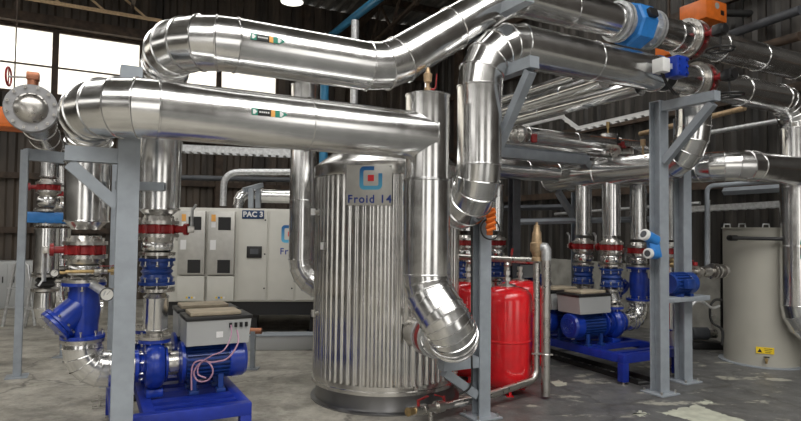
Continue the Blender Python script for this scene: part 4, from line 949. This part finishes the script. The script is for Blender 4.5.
q2 = q+Z*.19; t = thing('gate_valve', 'small valve with thin red handwheel on top of the blind flange', 'valve', q2)
b = B(); b.cyl(q+HV*.1+Z*.14, q+HV*.1+Z*.33, .045, seg=18); b.box(q+HV*.1+Z*.30, (.10, .10, .07), Matrix.Rotation(TH, 3, 'Z'), .01); mk(b, 'body', 'copper', t)
c = q+HV*.1+Z*.29; w_ = c-XU*.22+Z*.01; b = B(); b.cyl(c, w_, .009, seg=8); mk(b, 'stem', 'rail', t)
b = B(); b.ring(w_, vec(1, .35, 0), .082, .009, 24, 6); b.cyl(w_-Z*.08, w_+Z*.08, .006, seg=6); mk(b, 'handwheel', 'redv', t)
q = at(12, 120, 6.6); t = thing('unit_heater', 'orange box hung behind the blind flange at the left edge', 'heater', q)
b = B(); b.box(q, (.5, .4, .22), Matrix.Rotation(TH, 3, 'Z'), .02); b.box(q-V*.2-Z*.02, (.3, .012, .10), Matrix.Rotation(TH, 3, 'Z')); mk(b, 'casing', 'orange', t)
b = B(); b.cyl(q+V*.1+Z*.1, q+V*.1+Z*5, .008, seg=6); mk(b, 'hanger', 'rust', t)
b = B(); q = at(133, 70, 3.86)
def far_riser(p, r, l_, zt, zb, blue=True):
    pipe_thing('insulated riser top %s' % l_, [P(p+Z*(zt), r), P(p+Z*2.16, r)], band=.5, seg=28)
    butterfly('red butterfly valve %s' % l_, p+Z*2.03, Z, -U, r*1.35, r*.9, .1, -1, detail=False)
    ball_joint('silver jacket bulge %s' % l_, p+Z*1.80, .13, r*1.25)
    if blue:
        t = thing('control_valve', 'light blue valve actuator block %s' % l_, 'valve', p+Z*1.63)
        b = B(); b.box(p+Z*1.67, (.44, .22, .13), Matrix.Rotation(TH, 3, 'Z'), .015); mk(b, 'actuator', 'lblue', t)
        for z in (1.575, 1.745):
            b = B(); flange(b, Matrix.Translation(p), z, r*1.5, .025); mk(b, 'flange', 'steel', t)
    pipe_thing('thick insulated pipe %s' % l_, [P(p+Z*1.54, r*1.35), P(p+Z*1.02, r*1.35)], band=.6, seg=28)
    t = thing('flex_joint', 'black rubber joint between steel flanges %s' % l_, 'joint', p+Z*.8)
    b = B(); b.lathe([(r*.8, .84), (r*1.1, .87), (r*.85, .9), (r*1.1, .93), (r*.8, .96)], Matrix.Translation(p), 24); mk(b, 'bellows', 'rubber', t)
    for z in (.80, .97):
        b = B(); flange(b, Matrix.Translation(p), z, r*1.5, .03); mk(b, 'flange', 'steel', t)
    pipe_thing('shiny insulated elbow near the floor %s' % l_, [P(p+Z*.78, r*1.1), P(p+Z*.40, r*1.15), P(p+U*.55+Z*.40, r*1.1)], .2, 4, band=9, seg=28, name='pipe_elbow')
    b = B(); b.cyl(p+U*.2, p+U*.2+Z*.26, .03, seg=12); b.box(p+U*.2+Z*.006, (.16, .16, .012)); tag(mk(b, 'pipe_support', 'grey', origin=p+U*.2), 'short grey support foot under the far elbow %s' % l_, 'support')
pa = at(46.5, 250, 7.0); pa.z = 0; pb = at(61, 250, 8.3); pb.z = 0
far_riser(pa, .10, 'at far left beside the slim frame', 2.45, 0)
far_riser(pb, .10, 'behind the left riser, second from the left', 2.42, 0)
# white barrier rails and low cabinet at the far left
for i, (px_, Yb) in enumerate(((4, 9.2), (24, 9.0))):
    q = at(px_, 292, Yb); q.z = 0; t = thing('hand_rail', ('pale step rail at the left picture edge', 'pale step rail right of the one at the left edge')[i], 'rail', q)
    for o_ in (0, .35):
        b = B(); b.tube([q+XU*o_, q+XU*o_+Z*.95+XU*.15, q+XU*(o_+.19)+Z*1.0, q+XU*(o_+.3)+Z*1.0, q+XU*(o_+.36)+Z*.95, q+XU*(o_+.5)+Z*.02], .022, 10); mk(b, 'side_tube', 'rail', t)
    for z_ in (.3, .6):
        b = B(); b.bar(q+XU*(.06)+Z*z_, q+XU*.5+Z*z_, .05, .02); mk(b, 'tread', 'rail', t)
q = at(8, 282, 11.2); q.z = 0; t = thing('low_cabinet', 'low whitish cabinet by the back wall at left edge', 'cabinet', q, TH)
b = B(t.matrix_basis); b.box((0, .3, .45), (1.5, .5, .9), None, .015); mk(b, 'body', 'silverbox', t)
for x in (-.37, .37):
    b = B(t.matrix_basis); b.box((x, .045, .45), (.70, .02, .8), None, .005); d_ = mk(b, 'door', 'silverbox', t); b = B(t.matrix_basis); b.box((x+.28*(-1 if x > 0 else 1), .03, .55), (.02, .02, .12)); mk(b, 'handle', 'black', d_)
q = at(114, 300, 5.9); q.z = 0; t = thing('steel_column', 'grey column right behind the nearest post', 'steel post', q, TH)
b = B(t.matrix_basis); b.hsec((0, 0, .012), (0, 0, 2.2), .10, .12, up=YU); mk(b, 'column', 'grey', t); b = B(t.matrix_basis); b.box((0, 0, .006), (.22, .22, .012)); mk(b, 'base_plate', 'grey', t)
q = at(178, 200, 5.6)
# gauges
def gauge(label, c, d, r, stem):
    t = thing('pressure_gauge', label, 'gauge', c); m = axis_mat(c, d)
    b = B(); b.lathe([(0, -.03), (r, -.03), (r, .004), (r*.9, .008), (r*.88, .0), (0, 0)], m, 28); mk(b, 'case', 'darkgrey', t)
    b = B(); b.lathe([(r*.86, .001), (0, .0015)], m, 28); dl = mk(b, 'dial', 'gauge', t)
    b = B(); e = (m.to_3x3() @ vec(.6, .7, 0)).normalized(); b.bar(Vector(c)+Vector(d).normalized()*.004, Vector(c)+Vector(d).normalized()*.004+e*r*.65, .006, .002); mk(b, 'needle', 'black', dl)
    b = B(); b.cyl(Vector(c)-Vector(d).normalized()*.02, stem, .012, seg=10); mk(b, 'stem', 'brass', t); return t
q = at(107, 294.5, 4.0); gauge('round dial gauge on a steel pocket right of the big blue strainer', q, vec(.3, -1, 0), .046, q+vec(-.02, .17, .03))
b = B(); q_ = q+vec(-.02, .17, .03); b.cyl(q+vec(0, .012, .0), R1b+Z*(q_.z+.05), .03, seg=14); tag(mk(b, 'sensor_pocket', 'rail', origin=q_), 'steel pocket pipe carrying the dial gauge beside the blue strainer', 'pipe fitting')
q = at(54.5, 273, 4.1); gauge('small dial gauge left of the left red valve', q, vec(.3, -1, 0), .028, R1b+Z*q.z)
q = at(101, 271, 4.15); ball_valve('small red handled valve right of the silver ring on left riser', q, U, Z, s=.7)
b = B(); b.cyl(q-U*.22, q+U*.16, .013, seg=10); b.cyl(q+U*.06, q+U*.13, .03, seg=12); tag(mk(b, 'drain_pipe', 'brass', origin=q), 'thin brass branch pipe right of left riser under its small red valve', 'pipe')
# bracket pipe clamps by the post: support beam behind the riser
q = R2b+Z*1.86; b = B(); b.bar(q-U*.30-V*.1, q+U*.02-V*.2, .07, .06); tag(mk(b, 'support_bracket', 'grey', origin=q), 'short grey bracket holding the second riser beside the near post', 'bracket')
# cables and hoses at the near pump
def curve(pts, n=8):       # Catmull-Rom
    pts = [Vector(p) for p in pts]; out = []
    for i in range(len(pts)-1):
        a = pts[max(i-1, 0)]; b_ = pts[i]; c = pts[i+1]; d = pts[min(i+2, len(pts)-1)]
        for k in range(n):
            f = k/n; out.append(.5*((2*b_)+(c-a)*f+(2*a-5*b_+4*c-d)*f*f+(3*b_-a-3*c+d)*f**3))
    return out+[pts[-1]]
def cable(label, pts, r, m, name='cable'):
    b = B(); b.tube(curve(pts), r, 8); return tag(mk(b, name, m, origin=pts[0]), label, 'cable')
Yc = 4.36
cable('pinkish cable looping in front of the near pump motor', [at(237, 330, 4.45), at(238, 343, 4.40), at(228, 358, Yc), at(214, 362, Yc), at(202, 362, Yc), at(194, 372, Yc), at(198, 381, Yc), at(208, 380, Yc), at(213, 371, Yc), at(208, 362, Yc), at(198, 361, Yc), at(192, 368, Yc), at(191.5, 390, Yc)], .0065, 'pink')
cable('second pinkish cable dropping from the drive box into the loop', [at(231, 325, 4.45), at(231, 336, 4.40), at(224, 350, 4.34), at(211, 356, 4.34), at(200, 364, 4.35), at(198, 374, 4.35), at(206, 378, 4.35)], .0055, 'pink')
cable('thick dark hose lying on the floor beside the near pump frame', [atz(134, 398, .03), atz(155, 394, .03), atz(173, 395, .03), atz(181, 403, .03), atz(185, 416, .03)], .03, 'rubber', 'hose')
cable('pale hose lying on the floor next to the dark one', [atz(132, 392, .03), atz(156, 388.5, .03), atz(176, 390, .03), atz(185, 399, .03), atz(190, 412, .03)], .028, 'rail', 'hose')
t = thing('foot_bracket', 'small steel bracket feet left of the near pump frame', 'bracket', atz(97, 408, 0))
for dy in (0, .22):
    q = atz(97, 408, 0)+V*dy; b = B(); b.bar(q-U*.04+Z*.006, q+U*.2+Z*.006, .05, .012); b.cyl(q+U*.02, q+U*.02+Z*.06, .010, seg=8); b.bar(q+U*.18, q+U*.18+Z*.26, .04, .02); mk(b, 'foot', 'steel', t)
b = B(); q = atz(97, 408, 0); b.bar(q+U*.18+Z*.25, q+U*.18+V*.22+Z*.25, .04, .03); mk(b, 'tie', 'steel', t)
# ------------------------------------------------------------------ roof details
q = at(292, 1.0, 10.4); t = thing('high_bay_lamp', 'round white high bay lamp hanging from roof', 'lamp', q); m = Matrix.Translation(q)
b = B(m); b.lathe([(.20, -.02), (.20, .0), (.19, .04), (.10, .08), (.08, .22), (0, .22)], None, 40); mk(b, 'housing', 'whitep', t)
b = B(m); b.lathe([(0, -.012), (.194, -.012), (.194, -.004), (0, -.004)], None, 40); mk(b, 'lens', 'lamp', t)
b = B(m); b.cyl((0, 0, .22), (0, 0, roofz(8)-q.z), .012, seg=8); mk(b, 'hanger', 'rust', t)
q0 = at(338, 30, 14.0); q1 = at(384, -6, 10.5); tube_thing('roof_duct', 'blue pipe running up under the roof at the top middle', [q0-(q1-q0)*.6, q0, q1, q1+(q1-q0)*.2], .085, 'bluepipe')
q = at(324.5, 90, 13.5); tube_thing('drop_pipe', 'thin vertical blue pipe seen between the two big front pipes', [q+Z*.9, q-Z*3.2], .10, 'bluepipe')
q = at(354, 97, 9.0); tube_thing('drop_pipe', 'pale vertical pipe right of the thin blue one', [q+Z*1.2, q-Z*.5], .06, 'rail')
for i, zz in enumerate((5.95,)):
    t = thing('lattice_girder', 'rusty zigzag lattice girder before the windows', 'girder', hall(-12, .6, 6.1))
    b = B(); b.bar(hall(-20, .6, 6.62), hall(-7, .6, 6.62), .06, .06); mk(b, 'top_chord', 'bronze', t)
    b = B(); b.bar(hall(-20, .6, 6.08), hall(-7, .6, 6.08), .06, .06); mk(b, 'bottom_chord', 'bronze', t)
    for k in range(16):
        a0 = -20+k*.8; b = B(); b.bar(hall(a0, .6, 6.62), hall(a0+.7, .6, 6.08), .04, .04); mk(b, 'diagonal', 'bronze', t)
    for a0 in (-19.5, -7.3):
        b = B(); b.bar(hall(a0, .6, 6.62), hall(a0, .6, roofz(.6)), .04, .04); mk(b, 'hanger', 'rust', t)
# ------------------------------------------------------------------ middle post: orange cable reel, cable, rear kits
q = at(490, 222, 4.86); t = thing('cable_hook', 'orange coiled tool cable hung on the middle grey post', 'cable', q)
for k in range(4):
    b = B(); b.tube([q+vec(-.035, 0, .09-.045*k), q+vec(.035, -.02, .105-.045*k), q+vec(.04, -.03, .085-.045*k), q+vec(-.03, -.03, .06-.045*k)], .014, 8); mk(b, 'coil', 'orange', t)
b = B(); b.ring(q+vec(0, -.01, -.06), vec(.3, -1, .1), .085, .007, 28, 6); mk(b, 'cord', 'rubber', t)
b = B(); b.box(q+vec(0, .02, .0), (.05, .03, .22), None, .006); mk(b, 'hook_plate', 'orange', t)
cable('black cable running down the middle grey post', [vec(.60, 4.90, 2.2), vec(.60, 4.90, 1.4), vec(.605, 4.90, .6), vec(.60, 4.88, .30), vec(.50, 4.86, .22)], .008, 'rubber')
for i, (px_, Yk) in enumerate(((466, 7.6), (496, 7.9))):
    p = at(px_, 260, Yk); p.z = 0; l_ = ('behind the upper tank elbow', 'left of the dark column in the middle')[i]
    pipe_thing('insulated riser %s' % l_, [P(p+Z*2.2, .10), P(p+Z*1.58, .10)], band=.4, seg=28)
    butterfly('red butterfly valve %s' % l_, p+Z*1.42, Z, V, .135, .09, .12, 1, detail=False)
    ball_joint('silver jacket bulge %s' % l_, p+Z*1.23, .12, .115)
    check_valve('dark blue check valve %s' % l_, p+Z*.97, .21, .13)
    spool('shiny pipe spool %s' % l_, p+Z*.5, p+Z*.9, .09)
    b = B(); b.cyl(p, p+Z*.47, .05, seg=16); flange(b, Matrix.Translation(p), 0, .13, .02, bolts=4); tag(mk(b, 'pipe_stand', 'steel', origin=p), 'steel foot pipe carrying the spool %s' % l_, 'support')
p = H2+V*.61
pipe_thing('insulated riser between the two right steel posts', [P(p+Z*2.16, .10), P(p+Z*1.50, .10)], band=.35, seg=28)
butterfly('red butterfly valve between the two right steel posts', p+Z*1.37, Z, V, .135, .09, .12, 1, detail=False)
spool('shiny pipe spool between the two right steel posts', p+Z*.5, p+Z*1.24, .09)
b = B(); b.cyl(p, p+Z*.47, .05, seg=16); flange(b, Matrix.Translation(p), 0, .13, .02, bolts=4); tag(mk(b, 'pipe_stand', 'steel', origin=p), 'steel foot pipe below the shelf motor between the right posts', 'support')
p = at(538, 290, 8.6); p.z = 0
pump('blue motor pump far back, its round cover peeping left of the brass valve', p+Z*.55, TH+PI)
b = B(); b.box((p.x, p.y, .27), (.9, .5, .54), Matrix.Rotation(TH, 3, 'Z'), .01); tag(mk(b, 'pump_plinth', 'conc', origin=p), 'concrete plinth under the far back blue pump', 'plinth')
# ------------------------------------------------------------------ right post: blue transmitter, motor shelf, hoses
q = at(651, 246, 5.68); t = thing('flow_transmitter', 'light blue transmitter with two white round caps on the right post', 'instrument', q)
b = B(); b.box(q+vec(.03, 0, -.02), (.10, .08, .20), Matrix.Rotation(-.2, 3, 'Y'), .015); b.cyl(q+vec(.05, 0, .05), q+vec(-.06, -.03, .10), .055, seg=20); b.cyl(q+vec(.05, 0, -.08), q+vec(-.03, -.04, -.07), .05, seg=20); b.box(q+vec(.02, .05, 0), (.05, .08, .08)); mk(b, 'housing', 'lblue', t)
for c_, d_, r_ in ((q+vec(-.06, -.03, .10), vec(-.11, -.06, .05), .056), (q+vec(-.03, -.04, -.07), vec(-.08, -.06, .0), .05)):
    b = B(); n_ = d_.normalized(); b.cyl(c_, c_+n_*.04, r_, seg=24, bev=.006); cp_ = mk(b, 'cap', 'whitep', t); b = B(); b.cyl(c_+n_*.04, c_+n_*.043, r_*.62, seg=20); mk(b, 'glass', 'darkgrey', cp_)
q0 = at(663, 294, 5.95); sh = vec(2.82, 6.04, .93)
t = thing('motor_shelf', 'grey steel shelf between the two right posts', 'shelf', sh, TH); mm_ = t.matrix_basis
b = B(mm_); b.box((.10, .0, -.03), (.66, .22, .05), None, .004); mk(b, 'board', 'grey', t)
def plain_motor(label, c, rz, r=.105, L=.36):
    t = thing('electric_motor', label, 'motor', c, rz); m = t.matrix_basis; ax = m @ axis_mat((0, 0, r+.025), (1, 0, 0))
    b = B(); b.lathe([(0, -L/2), (r*.92, -L/2), (r*.95, -L/2+.02), (r*.95, L/2-.12), (0, L/2-.12)], ax, 32)
    for k in range(20):
        a = 2*PI*k/20; c_ = ax @ vec(r*math.cos(a), r*math.sin(a), -.04); n = ax.to_3x3() @ vec(math.cos(a), math.sin(a), 0); q_ = axis_mat(c_, ax.to_3x3() @ Z, n); b.box(c_, (.02, .007, L-.14), Matrix((q_[0][:3], q_[1][:3], q_[2][:3])))
    mk(b, 'casing', 'navy', t)
    b = B(); b.lathe([(r, L/2-.12), (r*1.06, L/2-.11), (r*1.06, L/2-.02), (r*.8, L/2), (0, L/2)], ax, 32); mk(b, 'fan_cover', 'navy', t)
    b = B(m); b.box((-.04, -r-.03, r+.03), (.12, .06, .10), None, .01); mk(b, 'terminal_box', 'navy', t)
    for x in (-.1, .05):
        b = B(m); b.box((x, 0, .0145), (.05, .20, .029)); mk(b, 'foot', 'navy', t)
plain_motor('dark blue finned motor lying on the grey shelf between right posts', sh+U*.10-Z*.005, TH)
q = sh+U*.05+Z*.25
for i, (px_, py_) in enumerate(((672, 263), (689, 266))):
    q = at(px_, py_, 6.5); t = thing('brass_valve', ('brass valve above the blue shelf motor', 'brass valve right of the blue shelf motor, taller')[i], 'valve', q)
    b = B(Matrix.Translation(q)); b.lathe([(0, -.05), (.02, -.05), (.03, -.02), (.022, 0), (.03, .03), (.018, .05), (0, .06)], None, 14); mk(b, 'body', 'brass', t); b = B(); b.bar(q+Z*.05, q+Z*.06+U*.07, .02, .01); mk(b, 'handle', 'redv', t)
q = at(692, 272, 6.55); e = q+U*.62; t = thing('pipe_fitting', 'steel valve train right of the shelf motor, in front of the pale wall', 'pipe fitting', q); m = axis_mat(q, U)
b = B(); b.cyl(q-U*.2, e, .035, seg=16); mk(b, 'tube', 'steel', t)
for s_, r_, l_ in ((.05, .075, .05), (.16, .06, .12), (.34, .09, .03), (.40, .09, .03), (.52, .08, .05)):
    b = B(); b.cyl(q+U*s_, q+U*(s_+l_), r_, seg=20); mk(b, 'fitting', 'steel', t)
b = B(); b.cyl(q+U*.05+Z*.07, q+U*.05+Z*.11, .03, seg=12); mk(b, 'red_cap', 'redv', t)
tube_thing('drop_pipe', 'grey vertical pipe dropping to the steel valve train', [at(707.5, 200, 7.0), at(707.5, 270, 7.0)], .03, 'rail')
cable('black hose curving down left of the beige tank', [at(722, 300, 7.0), at(715, 300, 6.9), at(710, 308, 6.9), at(712, 322, 6.9), at(722, 330, 6.9), at(722, 345, 6.9)], .014, 'rubber', 'hose')
cable('pale hose arching beside the black hose left of the beige tank', [at(690, 308, 6.5), at(695, 302, 6.5), at(703, 302, 6.6), at(712, 308, 6.8), at(719, 306, 7.0)], .016, 'rail', 'hose')
q = atz(704, 348, 0); t = thing('booster_pump', 'small dark pump set on the floor left of the beige tank', 'pump', q)
b = B(); b.box(q+Z*.05, (.42, .26, .10), None, .01); mk(b, 'base', 'black', t)
b = B(); b.cyl(q+vec(-.16, 0, .2), q+vec(.06, 0, .2), .085, seg=20, bev=.015); mk(b, 'motor', 'darkgrey', t)
b = B(); b.cyl(q+vec(.06, 0, .2), q+vec(.16, 0, .2), .065, seg=18); b.cyl(q+vec(.12, 0, .2), q+vec(.12, 0, .40), .022, seg=12); mk(b, 'head', 'steel', t)
b = B(); b.cyl(q+vec(.12, -.01, .42), q+vec(.12, -.03, .42), .04, seg=18); b.cyl(q+vec(.12, 0, .38), q+vec(.12, 0, .44), .02, seg=10); mk(b, 'gauge', 'gauge', t)
# wire cable tray on the floor along the rear frame
slot_tray('black wire cable tray on the floor in front of the rear pump frame', atz(536, 351, .0), atz(646, 384, .0), .22, .05, 'rubber')
# worn pale paint patches on the floor
def patch(k, pts, seed):
    rnd = random.Random(seed); P_ = []
    for i in range(len(pts)):
        a = atz(*pts[i], 0); c = atz(*pts[(i+1) % len(pts)], 0)
        for j in range(8):
            q_ = a.lerp(c, j/8); P_.append(q_+vec(rnd.uniform(-.02, .02), rnd.uniform(-.03, .03), 0))
    b = B(); b.poly([p_+Z*.0004 for p_ in P_], Z*.0012); o = struct(b, 'trim_%d' % (60+k), 'paint')
M['paint'] = mat('pale_worn_paint', (.50, .51, .42), .6, 0, var=.14, scale=9)
for k, pts in enumerate((((659, 413), (678, 409), (698, 405), (716, 412), (745, 421), (790, 435), (720, 432), (690, 420)), ((698, 402), (706, 400), (714, 402), (704, 405)), ((633, 414), (640, 411), (650, 414), (640, 417)), ((549, 382), (558, 380), (568, 384), (556, 387)))): patch(k, pts, k)
# ------------------------------------------------------------------ flow markers on the pipes
def marker(pipe, c, d, r, L, hgt, lift, cols=('green', 'sblack', 'sorange', 'green'), fr=(.2, .44, .14, .22)):
    c = Vector(c); d = Vector(d).normalized(); view = (vec(0, 0, CAMZ)-c); view = (view-d*view.dot(d)).normalized(); up = d.cross(view); view = Matrix.Rotation(lift, 3, d) @ view; up = d.cross(view)
    def patchq(s0, s1, name, mm, par, r_, h_, arrow=0):
        b = B(); n = 8; A = []
        for i in range(n+1):
            th = (i/n-.5)*h_/r_; o = (view*math.cos(th)+up*math.sin(th))*r_
            k = arrow*(1-abs(i/n-.5)*2)
            A.append((b.v(c+d*(s0+min(0, k))+o), b.v(c+d*(s1+max(0, k))+o)))
        for (p, q_), (p2, q2) in zip(A, A[1:]): b.f([p, q_, q2, p2])
        return mk(b, name, mm, par)
    s = -L/2; base = None
    base = patchq(-L/2, L/2, 'pipe_marker', 'sblack', pipe, r+.0035, hgt)
    for f, cl in zip(fr, cols):
        if cl != 'sblack': patchq(s, s+f*L, 'colour_field', cl, base, r+.0045, hgt, (.04 if s+f*L > L*.45 else 0))
        else:
            for k in range(5): patchq(s+f*L*(.12+.16*k), s+f*L*(.22+.16*k), 'text_bar', 'swhite', base, r+.005, hgt*.22)
        s += f*L
    patchq(-L/2+.1*L-.012, -L/2+.1*L, 'chevron', 'swhite', base, r+.0055, hgt*.7, .015)
    patchq(L/2-.06*L, L/2-.06*L+.012, 'chevron', 'swhite', base, r+.0055, hgt*.8, .015)
pp = at(260, 113, 3.85); a_ = rackP(pp.x, Z1); marker(p_low, a_, U, .18, .19, .045, R(-15))
pp = at(261, 40, 4.02); a_ = on_up(pp.x, Z2); marker(p_up, a_, U, .18, .19, .045, R(-24))
pp = at(565, 45, 5.1); a_ = rackP(pp.x*1.0, Z3); marker(p_n, a_, U, .165, .16, .045, R(-12))
a_ = HX+V*1.28+Z*2.29; marker(p_h1, a_, -V, .15, .18, .04, R(-25))
a_ = vec(D3.x, D3.y, 1.40); marker(p_n2, a_, Z, .165, .20, .05, R(20))
sc = bpy.context.scene
sc.view_settings.view_transform = 'Standard'; sc.view_settings.look = 'None'; sc.view_settings.gamma = 1.0
sc.view_settings.use_curve_mapping = False; sc.view_settings.exposure = EXPO
GROUPS = {'expansion_vessel': 'red expansion vessels by the standpipes', 'butterfly_valve': 'red butterfly valves on the pipework', 'pump': 'blue motor pumps on the frames',
          'strainer': 'blue strainers on the risers', 'check_valve': 'dark blue check valves on the risers', 'steel_post': 'grey steel posts of the pipe rack', 'pipe_spool': 'short shiny pipe spools',
          'pipe_elbow': 'insulated elbows near the floor', 'hand_rail': 'pale step rails at far left', 'unit_heater': 'orange heaters hung on the walls', 'pump_skid': 'blue pump frames', 'insulated_pipe': 'insulated pipe runs'}
for o in sc.objects:
    g = GROUPS.get(o.name.split('.')[0])
    if g and o.parent is None and o.get('label'): o['group'] = g
